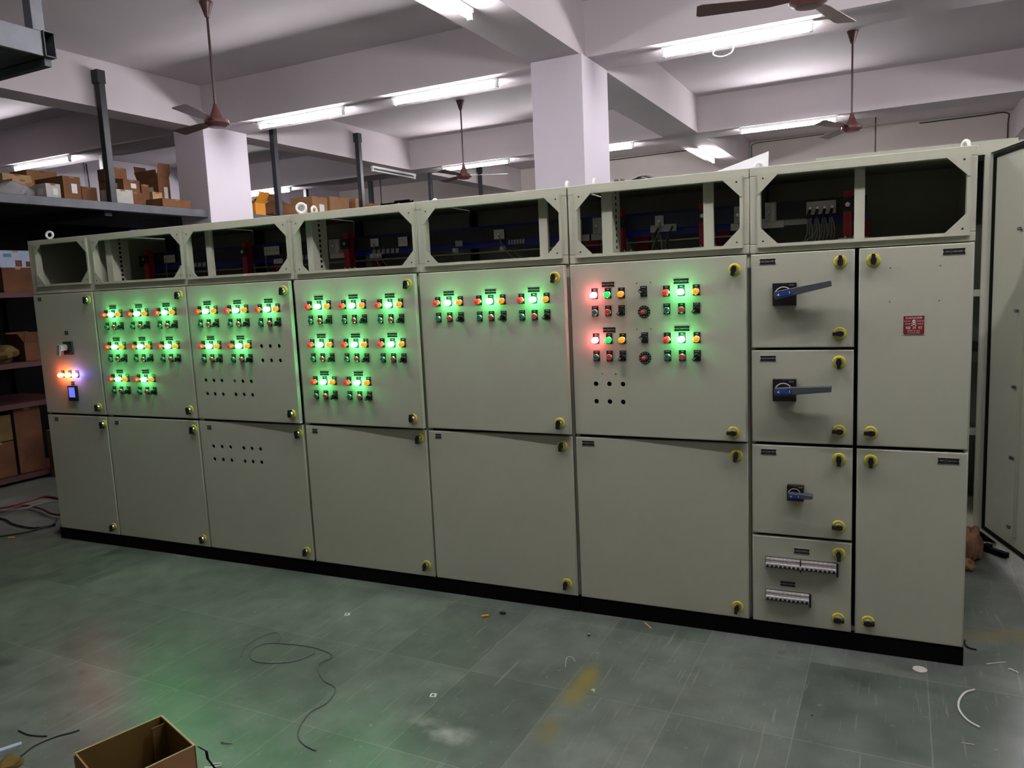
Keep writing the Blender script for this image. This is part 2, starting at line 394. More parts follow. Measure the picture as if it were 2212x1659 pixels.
# ------------------------------------------------------------------ ceiling fans
def fan(x, y, label, blade0=0, zh=3.10):
    t = thing('ceiling_fan', label, 'fan', (x, y, ZC), 'brown ceiling fans', 'R')
    m = MB(); m.lathe([(0, 0), (.055, 0), (.055, -.012), (.048, -.03), (.018, -.125), (0, -.125)], (x, y, ZC), (0, 0, 1), 'fan', 20); build(m, 'canopy', t)
    m = MB(); m.cyl((x, y, zh+.17), (0, 0, 1), .0105, ZC-.12-zh-.17, 'fan_dark', 10); build(m, 'down_rod', t)
    m = MB(); m.lathe([(0, .19), (.018, .19), (.022, .165), (.05, .095), (.062, .075), (.062, .066), (0, .066)], (x, y, zh), (0, 0, 1), 'fan', 20); build(m, 'lower_canopy', t)
    m = MB(); m.lathe([(0, .068), (.085, .066), (.10, .055), (.104, .03), (.10, .022), (.075, .008), (.07, 0), (.045, -.004), (0, 0)], (x, y, zh), (0, 0, 1), 'fan', 28); h = build(m, 'motor_housing', t)
    for i in range(3):
        a = math.radians(blade0+120*i)
        m = MB(); m.T = Matrix.Translation((x, y, zh+.045)) @ Matrix.Rotation(a, 4, 'Z') @ Matrix.Rotation(math.radians(10), 4, 'X')
        m.prism([(.09, -.02), (.2, -.05), (.58, -.068), (.6, -.055), (.6, .05), (.57, .062), (.2, .045), (.09, .02)], -.0015, .0015, 'fan', 'xy'); build(m, 'blade', t)
    return t
fan(.13, 1.677, 'brown ceiling fan hanging at left, largest one fully in view', 50)
fan(.098, 5.927, 'brown ceiling fan in the middle, hanging in front of a far tube light', 30)
fan(4.868, 5.858, 'brown ceiling fan at right, hanging before the far wall', 3)
fan(4.873, 1.479, 'brown ceiling fan cut off by the top edge at right', 75)
fan(4.98, 10.0, 'distant brown ceiling fan at right with only its rod above the cabinets', 40)
fan(-4.35, 10.2, 'farthest ceiling fan at left above the mezzanine goods, seen between posts', 10, 3.3)

# ------------------------------------------------------------------ mezzanine
def mezz():
    t = thing('storage_mezzanine', 'long dark steel mezzanine at left hung from the ceiling beams, loaded with cartons', 'shelf', (-2.2, 3.6, 2.6), None, 'R')
    m = MB()
    for y0, y1 in ((-5.5, 3.306), (3.978, 11.6)): m.box(-1.95, -1.85, y0, y1, 2.595, 2.68, 'steel')
    build(m, 'edge_beam', t, bevel=.004)
    m = MB()
    for a in ((-6.7, -1.955, -5.5, 3.25), (-6.7, -2.35, 3.26, 4.0), (-6.7, -1.955, 4.01, 11.6)): m.box(a[0], a[1], a[2], a[3], 2.64, 2.665, 'deck')
    for y in (-4, -2.5, -1, .5, 2.1, 4.55, 6.3, 8.25, 10.0): m.box(-6.7, -1.955, y-.04, y+.04, 2.55, 2.639, 'steel_dark')
    build(m, 'deck', t)
    for (x, y, zt, w) in ((-1.9, 2.12, 3.975, .035), (-1.9, 4.53, 3.97, .035), (-1.9, 6.3, 3.99, .035), (-1.9, 8.25, 3.95, .03), (-1.9, 10.05, 3.95, .03), (-1.9, -2.4, 3.97, .035)):
        m = MB(); m.box(x-w, x+w, y-w, y+w, 2.60 if y == 2.12 else 2.66, zt, 'steel_dark'); m.box(x-w-.012, x+w+.012, y-w-.015, y+w+.005, zt-.12, zt+.01, 'steel_dark'); build(m, 'hanger_post', t, bevel=.004)
    for (x, y) in ((-4.25, 3.80), (-4.7, 8.3), (-3.2, 8.3)):
        m = MB(); m.box(x-.035, x+.035, y-.035, y+.035, 2.66, ZB, 'steel_dark'); build(m, 'hanger_post', t, bevel=.004)
    return t
mezz()
def rack_tip():
    # end of a second hung rack, close to the camera
    X, Y, Z = 1.0, -.37, 3.055
    t = thing('hanging_rack', 'dark steel hanging rack end in the top left corner showing an open tube', 'rack', (X, Y, Z), None, 'R')
    m = MB(); m.box(X-.02, X, Y-1.6, Y-.005, Z, Z+.135, 'steel'); m.box(X-.09, X-.02, Y-1.6, Y-.06, Z+.125, Z+.135, 'steel'); m.box(X-.09, X-.02, Y-1.6, Y-.06, Z-.0, Z+.01, 'steel_dark'); build(m, 'edge_beam', t, bevel=.002)
    m = MB()
    for a in ((Y+.0, Y+.005, Z, Z+.14), (Y+.06, Y+.065, Z, Z+.14)): m.box(X-1.2, X+.012, a[0], a[1], a[2], a[3], 'steel_dark')
    m.box(X-1.2, X+.012, Y+.005, Y+.06, Z+.135, Z+.14, 'steel_dark'); m.box(X-1.2, X+.012, Y+.005, Y+.06, Z, Z+.005, 'steel_dark'); build(m, 'cross_tube', t)
    m = MB(); m.box(X-1.2, X-.02, Y+.01, Y+.05, Z-.045, Z-.002, 'steel_dark'); build(m, 'lower_angle', t)
    m = MB(); m.box(X-.6, X-.02, Y-1.5, Y-1.45, Z-.03, Z, 'steel_dark'); build(m, 'lower_angle', t)
    m = MB(); m.box(X-.085, X-.015, Y-.04, Y+.03, Z+.14, ZC, 'steel'); build(m, 'hanger_post', t, bevel=.003)
rack_tip()

# ------------------------------------------------------------------ cartons on the mezzanine (hall axes; y, z from the picture's sight lines)
ZD = 2.666
def carton(x0, x1, y0, y1, z0, z1, mt, label, rot=0, name='cardboard_box', flaps=0, sticker=0, group='cartons stored on the mezzanine'):
    cx, cy = (x0+x1)/2, (y0+y1)/2
    m = MB(); m.T = Matrix.Translation((cx, cy, 0)) @ Matrix.Rotation(rot, 4, 'Z')
    w, d = (x1-x0)/2, (y1-y0)/2; th = .006
    if flaps:
        m.box(-w, w, -d, d, z0, z0+th, mt)
        m.box(-w, -w+th, -d, d, z0+th, z1, mt); m.box(w-th, w, -d, d, z0+th, z1, mt)
        m.box(-w+th, w-th, -d, -d+th, z0+th, z1, mt); m.box(-w+th, w-th, d-th, d, z0+th, z1, mt)
    else: m.box(-w, w, -d, d, z0, z1, mt); m.box(-w-.001, w+.001, -.025, .025, z1-.018, z1+.0008, 'card' if mt != 'card' else 'card_dark')
    o = build(m, name, frame='R'); tag(o, label, 'box', group)
    if flaps:
        for s in (1, -1):
            f = MB(); f.T = Matrix.Translation((cx, cy, 0)) @ Matrix.Rotation(rot, 4, 'Z') @ Matrix.Translation((0, s*d, z1)) @ Matrix.Rotation(s*math.radians(-flaps), 4, 'X')
            f.box(-w, w, -.003, .003, 0, d*.9, mt); build(f, 'flap', o)
        for s in (1, -1):
            f = MB(); f.T = Matrix.Translation((cx, cy, 0)) @ Matrix.Rotation(rot, 4, 'Z') @ Matrix.Translation((s*w, 0, z1)) @ Matrix.Rotation(s*math.radians(flaps*.6), 4, 'Y')
            f.box(-.003, .003, -d, d, 0, w*.8, mt); build(f, 'flap', o)
    if sticker:
        f = MB(); f.T = Matrix.Translation((cx, cy, 0)) @ Matrix.Rotation(rot, 4, 'Z')
        f.box(w+.0005, w+.002, -d*.1, d*.55, z0+(z1-z0)*.35, z0+(z1-z0)*.72, 'paper')
        build(f, 'paper_label', o); f = MB(); f.T = Matrix.Translation((cx, cy, 0)) @ Matrix.Rotation(rot, 4, 'Z')
        f.box(-w*.3, w*.5, -d-.002, -d-.0005, z0+(z1-z0)*.35, z0+(z1-z0)*.72, 'paper'); build(f, 'paper_label', o)
    return o
def crumple(x, y, z, sx, sy, sz, mt, label, cat, name, seed=0, frame='R', group=None, spots=None):
    rnd = random.Random(seed); bm = bmesh.new(); bmesh.ops.create_icosphere(bm, subdivisions=3, radius=1)
    dirs = [(Vector((rnd.gauss(0, 1), rnd.gauss(0, 1), rnd.gauss(0, 1))).normalized(), rnd.uniform(2, 7), rnd.uniform(0, 6)) for _ in range(9)]
    for v in bm.verts:
        k = 1+sum(.075*math.sin(f*v.co.dot(d)+p) for d, f, p in dirs)+rnd.uniform(-.04, .04)
        v.co *= k; v.co.z = max(v.co.z, -.75)
    vs = [(x+v.co.x*sx, y+v.co.y*sy, z+(v.co.z+.75)*sz) for v in bm.verts]
    fs = [[v.index for v in f.verts] for f in bm.faces]; bm.free()
    m = MB(); m.add(vs, fs, mt); o = build(m, name, frame=frame, angle=25); return tag(o, label, cat, group)
carton(-2.62, -2.28, 1.36, 1.55, ZD, 2.885, 'card_tan', 'tan carton at far left of the mezzanine behind grey plastic')
carton(-2.9, -2.66, 1.60, 1.88, ZD, 2.915, 'card_orange', 'orange carton behind the tall brown one at the left end of the mezzanine')
carton(-2.20, -2.0, 1.50, 1.645, ZD, 2.83, 'offwhite', 'small white labelled carton left of the brown carton on the mezzanine', sticker=1)
carton(-2.42, -1.98, 1.665, 1.845, ZD, 2.915, 'card_dark', 'tall brown carton with a white label nearest the left post', sticker=1)
carton(-2.78, -2.5, 1.92, 2.2, ZD, 2.955, 'card', 'long tan carton standing behind the brown one on the mezzanine')
carton(-2.3, -2.02, 1.88, 2.045, ZD, 2.835, 'card_dark', 'low dark carton just left of the mezzanine post')
crumple(-2.13, 1.28, ZD, .1, .155, .085, 'poly', 'heap of crumpled grey plastic sheet at the left end of the mezzanine', 'plastic sheet', 'plastic_sheet', 3)
crumple(-2.37, 2.12, ZD, .06, .08, .12, 'poly', 'peaked grey plastic wrap behind the mezzanine post', 'plastic sheet', 'plastic_sheet', 5)
carton(-2.2, -1.99, 2.215, 2.44, ZD, 2.84, 'offwhite', 'pale carton touching the right side of the first mezzanine post', rot=-.05)
carton(-3.3, -3.0, 1.7, 2.0, ZD, 3.05, 'card_tan', 'pale tan carton standing at the back under the left tube light', sticker=1)
carton(-3.4, -3.1, 2.02, 2.36, ZD, 3.13, 'card', 'tan carton at the back of the mezzanine beside the pale one')
carton(-2.6, -2.2, 2.50, 2.76, ZD, 2.86, 'card_dark', 'brown carton at the bottom of the stack right of the first post', sticker=0, rot=.04)
carton(-2.62, -2.26, 2.52, 2.74, 2.861, 3.00, 'card_dark', 'dark carton second in the stack right of the first post', rot=.1, sticker=1)
carton(-2.58, -2.3, 2.47, 2.64, 3.001, 3.12, 'card_dark', 'small brown carton topmost of its stack near the first post', rot=-.12)
carton(-2.6, -2.3, 2.80, 2.90, ZD, 2.97, 'card_dark', 'upright narrow brown carton between the stack and the low tan one')
carton(-2.6, -2.3, 2.94, 3.07, ZD, 2.90, 'card_tan', 'small tan carton on the mezzanine halfway to the left column')
carton(-2.27, -1.99, 2.80, 3.2, ZD, 2.79, 'card_dark', 'long low brown carton in front, near the left column', rot=.03)
carton(-2.72, -2.36, 3.08, 3.24, ZD, 3.10, 'card_dark', 'tall dark carton with open peaked flaps beside the left column', flaps=20, sticker=1)
carton(-2.6, -2.2, 4.42, 4.60, ZD, 2.88, 'card_orange', 'orange carton edge just right of the left column', flaps=60)
crumple(-2.45, 5.01, ZD, .25, .28, .22, 'card_dark', 'collapsed brown cardboard heap behind the second steel post', 'cardboard', 'cardboard_heap', 9)
carton(-2.5, -2.1, 5.42, 5.74, ZD, 3.035, 'card', 'brown carton with white sticker right of the cardboard heap', sticker=1)
carton(-2.5, -2.1, 5.80, 6.24, ZD, 3.065, 'card', 'larger brown carton in the middle of three above the cabinets')
carton(-2.5, -2.1, 6.40, 6.62, ZD, 3.08, 'card', 'rightmost of the three brown cartons above the cabinets')
carton(-2.7, -2.2, 6.72, 7.15, ZD, 3.05, 'card_dark', 'flat dark carton on the mezzanine right of the three brown ones')
carton(-2.5, -2.2, 7.6, 7.8, ZD, 3.12, 'black_matt', 'small black case far along the mezzanine', name='black_case')
carton(-2.5, -2.2, 8.0, 8.15, ZD, 3.2, 'black_matt', 'second black case behind the first one far along the mezzanine', name='black_case')

# ------------------------------------------------------------------ left storage rack below the mezzanine
def left_rack():
    t = thing('storage_rack', 'dark red steel storage rack in shadow left of the cabinets', 'shelf', (-2.5, .7, 0), None, 'R')
    for x in (-2.95, -2.08):
        for y in (-.9, .35, 1.55):
            m = MB(); m.box(x-.02, x+.02, y-.02, y+.02, 0, 2.2, 'black_matt'); build(m, 'upright', t)  # uprights blackened to sink into the shade under the mezzanine
    m = MB(); m.box(-2.975, -2.972, -.92, 3.2, 0, 2.55, 'black_matt'); build(m, 'shade_sheet', t)  # black sheet added to keep the space behind the rack dark
    for z in (.08, .76, 1.14, 1.80):
        m = MB(); m.box(-2.96, -2.06, -.92, 1.57, z-.05, z-.002, 'red_shelf'); build(m, 'shelf_board', t)
left_rack()
G = 'goods on the dark red storage rack'
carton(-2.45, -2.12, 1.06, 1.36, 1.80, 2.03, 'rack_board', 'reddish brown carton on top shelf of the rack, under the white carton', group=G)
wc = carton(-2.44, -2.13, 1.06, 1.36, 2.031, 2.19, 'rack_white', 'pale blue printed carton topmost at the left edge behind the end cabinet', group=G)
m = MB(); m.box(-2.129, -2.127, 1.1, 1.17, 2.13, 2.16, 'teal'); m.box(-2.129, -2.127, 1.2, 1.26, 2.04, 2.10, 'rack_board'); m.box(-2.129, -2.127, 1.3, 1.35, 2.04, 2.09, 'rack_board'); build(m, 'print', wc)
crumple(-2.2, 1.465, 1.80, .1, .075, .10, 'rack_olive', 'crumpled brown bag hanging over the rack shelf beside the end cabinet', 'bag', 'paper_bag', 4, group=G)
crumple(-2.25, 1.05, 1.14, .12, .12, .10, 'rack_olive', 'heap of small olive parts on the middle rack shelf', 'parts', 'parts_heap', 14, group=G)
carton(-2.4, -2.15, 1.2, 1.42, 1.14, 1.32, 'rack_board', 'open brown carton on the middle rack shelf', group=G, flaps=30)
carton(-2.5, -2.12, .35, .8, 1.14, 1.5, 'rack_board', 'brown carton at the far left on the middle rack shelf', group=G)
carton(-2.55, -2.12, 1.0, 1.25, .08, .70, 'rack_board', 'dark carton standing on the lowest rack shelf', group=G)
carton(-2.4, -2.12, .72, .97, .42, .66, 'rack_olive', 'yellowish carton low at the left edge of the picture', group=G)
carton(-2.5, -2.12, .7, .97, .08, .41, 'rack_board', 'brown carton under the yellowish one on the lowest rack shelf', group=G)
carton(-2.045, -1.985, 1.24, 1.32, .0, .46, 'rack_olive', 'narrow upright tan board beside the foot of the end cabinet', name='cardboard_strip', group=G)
m = MB(); m.box(-1.98, -1.90, 1.28, 1.36, 0, .05, 'paper'); tag(build(m, 'white_scrap', frame='R'), 'small white scrap on the dark floor left of the end cabinet', 'scrap')

# ------------------------------------------------------------------ control element prototypes (front face at y = 0, facing -y)
HOLD = []
def proto(mb, name):
    me_o = build(mb, name, org=(0, 0, 0)); me = me_o.data; bpy.data.objects.remove(me_o)
    class P: pass
    p = P(); p.data = me; return p
def legend(m, txt, big=False):
    w = .0155; m.box(-w, w, -.0022, 0, -.018, .030, 'black'); m.text(txt, (0, -.0026, .0235), .0062, 'white', w=.020 if len(txt) > 4 else .011)
def lamp(txt, lens, on=False):
    m = MB(); legend(m, txt)
    m.lathe([(.0155, -.002), (.0155, .010), (.0135, .012), (0, .012)], (0, 0, 0), (0, -1, 0), 'chrome' if not on else 'white', 20)
    m.lathe([(.0135, .0115), (.0142, .024), (.0125, .033), (.007, .038), (0, .0395)], (0, 0, 0), (0, -1, 0), lens, 20)
    return proto(m, 'pilot_lamp')
def button(txt, mt):
    m = MB(); legend(m, txt)
    m.lathe([(.015, -.002), (.015, .010), (.013, .0125), (.0118, .0125), (.0118, .007), (0, .007)], (0, 0, 0), (0, -1, 0), 'chrome', 20)
    m.lathe([(.0112, .006), (.0112, .0165), (.010, .018), (0, .018)], (0, 0, 0), (0, -1, 0), mt, 20)
    return proto(m, 'push_button')
def selector(txt, ang):
    m = MB(); legend(m, txt)
    m.lathe([(.015, -.002), (.015, .010), (.013, .0125), (0, .0125)], (0, 0, 0), (0, -1, 0), 'black', 20)
    m.T = Matrix.Rotation(math.radians(ang), 4, 'Y')
    m.box(-.0052, .0052, -.034, -.012, -.012, .019, 'black'); m.box(-.0012, .0012, -.0345, -.034, .002, .016, 'white')
    return proto(m, 'selector_switch')
P_GREEN = lamp('ON', 'green_on', True); P_RED_OFF = lamp('OFF', 'red_off'); P_AMB = lamp('TRIP', 'amber_off')
P_RED_ON = lamp('ON', 'red_on', True); P_GRN_DIM = lamp('OFF', 'green_dim')
P_R1 = lamp('R', 'red_on1', True); P_Y1 = lamp('Y', 'yellow_on', True); P_B1 = lamp('B', 'blue_on', True)
P_START = button('START', 'btn_green'); P_STOP = button('STOP', 'btn_red')
P_SEL = selector('AUTO MAN', -135); P_SEL2 = selector('FWD REV', -55)
def plate(txt1, txt2, w=.052):
    m = MB(); h = .0115; w /= 2
    m.box(-w-.0025, w+.0025, -.0012, 0, -h-.0025, h+.0025, 'offwhite')
    m.prism([(-w, -h), (w, -h), (w, -.004), (w-.004, 0), (w, .004), (w, h), (-w, h), (-w, .004), (-w+.004, 0), (-w, -.004)], -.0022, -.0012, 'black')
    m.text(txt1, (-w*.56, -.0026, 0), .0075, 'offwhite', w=w*.42); m.box(-w*.26, -w*.245, -.0026, -.0022, -h*.7, h*.7, 'offwhite')
    m.text(txt2, (w*.32, -.0026, 0), .0075, 'offwhite', w=w*.95)
    return proto(m, 'name_plate')
PL = {k: plate(*v) for k, v in dict(mot=('MF1', '11KW FAN', .062), vfd=('MF1', '22KW FAN', .062), vfr=('MF1', '30KW FAN', .068), sec=('MF1', 'CABLE', .036), cab=('MF1', 'CABLE ALLEY', .076), mpp=('MF1', '63A MPP', .064), db=('DB', 'INCOMING', .064)).items()}
def lock(ang):
    m = MB(); m.lathe([(.0265, -.001), (.0265, .003), (.0235, .006), (.019, .0055), (0, .0055)], (0, 0, 0), (0, -1, 0), 'yellow', 28)
    m.lathe([(.0185, .005), (.0175, .017), (.014, .022), (0, .024)], (0, 0, 0), (0, -1, 0), 'chrome', 24)
    m.T = Matrix.Rotation(math.radians(ang), 4, 'Y')
    m.prism([(-.0065, -.026), (.0065, -.026), (.0075, -.010), (.0105, -.004), (.0105, .006), (.0065, .017), (-.0065, .017), (-.0105, .006), (-.0105, -.004), (-.0075, -.010)], -.032, -.008, 'black')
    return proto(m, 'door_lock')
LK = [lock(0), lock(90), lock(14), lock(180), lock(-90)]
def dial():
    m = MB(); m.cyl((0, 0, 0), (0, -1, 0), .029, .002, 'black', 32)
    for i in range(11):
        a = math.radians(-150+30*i); m.T = Matrix.Rotation(a, 4, 'Y'); m.box(-.0008, .0008, -.0026, -.002, .021, .0265, 'white')
    m.T = Matrix.Identity(4); m.text('SPEED', (0, -.0026, -.022), .005, 'white', w=.013)
    m.lathe([(.0145, .002), (.0135, .018), (.0125, .020), (0, .020)], (0, 0, 0), (0, -1, 0), 'knob_grey', 24)
    m.lathe([(.0095, .019), (.0085, .035), (.0065, .038), (0, .038)], (0, 0, 0), (0, -1, 0), 'btn_red', 20)
    m.box(-.001, .001, -.0395, -.0375, 0, .008, 'white')
    return proto(m, 'speed_dial')
P_DIAL = dial()

# ------------------------------------------------------------------ switchboard (world axes, doors' front at y = 0)
ZP, ZM1, ZM2, ZU, ZT = .0815, .900, .9134, 1.7332, 2.1
DEP = .72
def cut_holes(o, holes):
    """real through holes drilled in a door; holes = [(x, z, r)] in door coordinates"""
    bm = bmesh.new()
    for x, z, r in holes:
        bmesh.ops.create_cone(bm, cap_ends=True, segments=18, radius1=r, radius2=r, depth=.3, matrix=Matrix.Translation((x, 0, z)) @ Matrix.Rotation(math.pi/2, 4, 'X'))
    me = bpy.data.meshes.new('cut'); bm.to_mesh(me); bm.free()
    c = bpy.data.objects.new('cut', me); COL.objects.link(c)
    bpy.context.view_layer.update(); c.matrix_world = o.matrix_world.copy()
    md = o.modifiers.new('b', 'BOOLEAN'); md.object = c; md.operation = 'DIFFERENCE'; md.solver = 'EXACT'
    bpy.context.view_layer.update()
    nm = bpy.data.meshes.new_from_object(o.evaluated_get(bpy.context.evaluated_depsgraph_get()))
    o.modifiers.clear(); old = o.data; o.data = nm; bpy.data.meshes.remove(old)
    bpy.data.objects.remove(c); bpy.data.meshes.remove(me)
    nm.shade_smooth(); nm.set_sharp_from_angle(angle=math.radians(35))
def rolled(m, x0, x1, z0, z1):
    """rounded folded edge of a sheet metal door"""
    L = [(.005, 0), (.0025, .0006), (.0008, .0020), (0, .005), (0, .026), (.014, .026)]
    vs = []; fs = []
    for i, (d, y) in enumerate(L): vs += [(x0+d, y, z0+d), (x1-d, y, z0+d), (x1-d, y, z1-d), (x0+d, y, z1-d)]
    for i in range(len(L)-1):
        for k in range(4): fs.append((4*i+k, 4*i+(k+1) % 4, 4*i+4+(k+1) % 4, 4*i+4+k))
    m.add(vs, fs, 'panel')
def door(par, x0, x1, z0, z1, open_deg=0, holes=None, hinge='L'):
    ox = x0 if hinge == 'L' else x1; m = MB(); e = .005
    m.box(x0+e, x1-e, 0, .003, z0+e, z1-e, 'panel')
    if holes is None: rolled(m, x0, x1, z0, z1)
    o = build(m, 'door', par, org=(ox, 0, (z0+z1)/2))
    if holes is not None:
        cut_holes(o, [(hx-ox, hz-(z0+z1)/2, r) for hx, hz, r in holes])
        m = MB(); rolled(m, x0, x1, z0, z1); build(m, 'folded_edge', o)
    o.rotation_euler.z = -math.radians(open_deg) if hinge == 'L' else math.radians(open_deg)
    return o
def put(p, name, par, x, z, rot=None): return place(p, name, par, (x, 0, z), rot)
def group_std(d, x, z, kind='g'):
    put(P_RED_OFF, 'pilot_lamp', d, x-.067, z); put(P_GREEN, 'pilot_lamp', d, x, z); put(P_AMB, 'pilot_lamp', d, x+.067, z)
    put(P_START, 'push_button', d, x-.067, z-.08); put(P_STOP, 'push_button', d, x, z-.08); put(P_SEL, 'selector_switch', d, x+.067, z-.08)
    put(PL['mot' if kind == 'g' else 'vfr'], 'name_plate', d, x, z+.047)
def locks(d, pts):
    for i, (x, z, kd) in enumerate(pts): put(LK[kd], 'door_lock', d, x, z)

def eye(par, x, y, face, r=.02):
    m = MB(); m.cyl((x, y, ZT), (0, 0, 1), .013, .014, 'white', 12); m.ring((x, y, ZT+.014+r), r, .0075, face, 'white'); build(m, 'lifting_eye', par)
def cabinet(label, xa, xb, upper, lower, op, struts, eyes=(), sides=(False, False), extra=None):
    t = thing('switchgear_cabinet', label, 'electrical cabinet', (xa, .0, 0), 'pale grey cabinets of the long switchboard')
    g = .001; xa += .004 if abs(xa-X[5]) < 1e-6 else g; xb -= .004 if abs(xb-X[5]) < 1e-6 else g
    # black plinth
    m = MB(); m.box(xa, xb, .004, DEP, 0, ZP-.004, 'black_matt'); build(m, 'plinth', t)
    # carcass
    m = MB(); f0 = .030
    for x in (xa, xb-.02): m.box(x, x+.02, f0, DEP, ZP-.003, 1.745, 'panel')
    for i, x in enumerate((xa, xb-.003)):
        if sides[i]: m.box(x, x+.003, .06, DEP, 1.745, ZT-.002, 'panel')
        else: m.box(x, x+.003, DEP-.1, DEP, 1.745, ZT-.002, 'inner_dark')
    m.box(xa+.02, xb-.02, f0, DEP, ZP-.003, ZP+.02, 'panel')
    m.box(xa+.02, xb-.02, f0, f0+.04, ZM1-.02, ZM2+.02, 'black_matt')  # black rail: shadow in the gap between upper and lower doors, as colour
    m.box(xa+.02, xb-.02, DEP-.003, DEP, ZP+.02, 1.745, 'inner_dark'); m.box(xa+.003, xb-.003, DEP-.003, DEP, 1.748, ZT-.002, 'inner')
    m.box(xa+.003, xb-.003, .06, DEP-.003, 1.745, 1.748, 'inner'); m.box(xa+.003, xb-.003, .06, DEP-.003, ZT-.003, ZT-.001, 'inner')
    build(m, 'carcass', t)
    # top frame around the open busbar window
    ox0, ox1, oz0, oz1 = op
    m = MB()
    m.box(xa, xb, .02, .06, oz1, ZT, 'panel'); m.box(xa, xb, .02, .06, 1.738, oz0, 'panel')
    m.box(xa, ox0, .02, .06, oz0, oz1, 'panel'); m.box(ox1, xb, .02, .06, oz0, oz1, 'panel')
    build(m, 'window_frame', t, bevel=.0025)
    m = MB(); m.box(ox0-.014, ox1+.014, .006, .012, oz0-.014, oz0-.009, 'panel'); build(m, 'sill_lip', t)
    m = MB(); c = .014
    for a in ((ox0-c, ox1+c, oz1, oz1+c), (ox0-c, ox1+c, oz0-c, oz0), (ox0-c, ox0, oz0, oz1), (ox1, ox1+c, oz0, oz1)): m.box(a[0], a[1], .0125, .0196, a[2], a[3], 'panel')
    build(m, 'window_flange', t)
    for cx, sx in ((ox0-.010, 1), (ox1+.010, -1)):
        for cz, sz in ((oz0-.010, 1), (oz1+.010, -1)):
            m = MB(); q = .085
            m.prism([(cx, cz), (cx+sx*q, cz), (cx+sx*q, cz+sz*.006), (cx+sx*.006, cz+sz*q), (cx, cz+sz*q)], .0095, .0122, 'panel')
            m.cyl((cx+sx*.022, .0095, cz+sz*.022), (0, -1, 0), .004, .0006, 'black', 10); build(m, 'gusset', t)
    for x0, x1, perf in struts:
        m = MB(); m.box(x0, x1, .065, .085, 1.749, ZT-.004, 'panel')
        if perf:
            m.box(x1-.003, x1, .085, .20, 1.749, ZT-.004, 'panel')
            for i in range(11): m.box(x1-.0005, x1+.0012, .125, .14, 1.77+i*.029, 1.785+i*.029, 'black_matt')
        build(m, 'strut', t)
    for e in eyes: eye(t, *e)
    return t
def bars(t, x0, x1, navy=True, y=.32):
    m = MB(); m.box(x0, x1, y+.02, y+.03, 1.893, 1.965, 'bus_navy' if navy else 'bus_black'); build(m, 'busbar', t)
    m = MB(); m.box(x0, x1, y+.06, y+.07, 1.862, 1.905, 'bus_blue'); build(m, 'busbar', t)
    m = MB(); m.box(x0, x1, y+.12, y+.13, 1.945, 1.985, 'bus_blue'); build(m, 'busbar', t)
    m = MB(); m.box(x0, x1, y+.10, y+.19, 1.835, 1.842, 'alu'); build(m, 'busbar', t)
def support(t, x, w=.036):
    m = MB(); m.box(x, x+w, .28, .335, 1.79, 1.992, 'support_red'); m.box(x+w+.004, x+w+.075, .50, .54, 1.80, 1.88, 'support_red')
    m.box(x-.012, x+w+.012, .268, .28, 1.905, 1.962, 'bus_black'); m.cyl((x+w/2, .268, 1.934), (0, -1, 0), .010, .006, 'chrome', 14)
    m.box(x-.02, x+.10, .26, .50, 1.775, 1.79, 'zinc')
    for i in range(3): m.cyl((x+.01+i*.034, .27, 1.79), (0, 0, 1), .006, .008, 'chrome', 10)
    build(m, 'busbar_support', t)
def tagplate(t, x0, x1, z0, z1, bolts=1, y=.325, mt='offwhite'):
    m = MB(); m.box(x0, x1, y, y+.004, z0, z1, mt)
    for i in range(bolts): m.cyl((x0+(x1-x0)*(i+.5)/bolts, y, (z0+z1)/2), (0, -1, 0), .006, .006, 'chrome', 10)
    build(m, 'bus_tag', t)
def joint(t, x0, x1, z0=1.87, z1=1.97, y=.325):
    m = MB(); m.box(x0, x1, y, y+.012, z0+.02, z1, 'alu'); m.box(x0-.02, x1+.03, y+.03, y+.04, z0-.01, z0+.035, 'zinc')
    m.box(x0+(x1-x0)*.55, x0+(x1-x0)*.85, y-.012, y, z0+.015, z1-.005, 'zinc'); m.cyl((x0+(x1-x0)*.35, y, (z0+z1)/2+.01), (0, -1, 0), .008, .008, 'chrome', 10); build(m, 'joint_plate', t)
def stripes(t, x0, x1, z0, z1):
    m = MB(); n = 6; w = (x1-x0)/n
    for i in range(n): m.prism([(x0+i*w, z0), (x0+i*w+w*.6, z0), (x0+i*w+w*.75, z1), (x0+i*w+w*.1, z1)], .374, .379, 'offwhite')
    build(m, 'striped_sleeve', t)
def wires(t, pts, mt='wire_grey', r=.003):
    m = MB()
    for p in pts: m.tube(p, r, mt, 5)
    build(m, 'wire', t)

X = [0, .627, 1.4535, 2.2795, 3.104, 3.938, 4.7700, 5.6151]
# --- 1 narrow end cabinet
t = cabinet('narrow grey cabinet at left end with red, yellow and blue lamps and small blue screen', X[0], X[1], None, None, (.075, .582, 1.800, 2.068), (), ((.14, .09, (0.5, -1, .1), .022),), (True, True))
d = door(t, .021, .616, ZM2, ZU)
put(P_R1, 'pilot_lamp', d, .238, 1.182); put(P_Y1, 'pilot_lamp', d, .310, 1.182); put(P_B1, 'pilot_lamp', d, .382, 1.182)
put(PL['sec'], 'name_plate', d, .323, 1.469); put(PL['sec'], 'name_plate', d, .327, 1.125); put(PL['sec'], 'name_plate', d, .089, 1.701)
m = MB(); m.box(.285, .375, -.012, 0, 1.32, 1.41, 'knob_grey'); m.box(.296, .364, -.016, -.012, 1.331, 1.399, 'black'); build(m, 'switch_plate', d, bevel=.002)
m = MB(); m.lathe([(.021, 0), (.021, .04), (.018, .045), (0, .045)], (.315, -.016, 1.372), (0, -1, 0), 'silver_knob', 24)
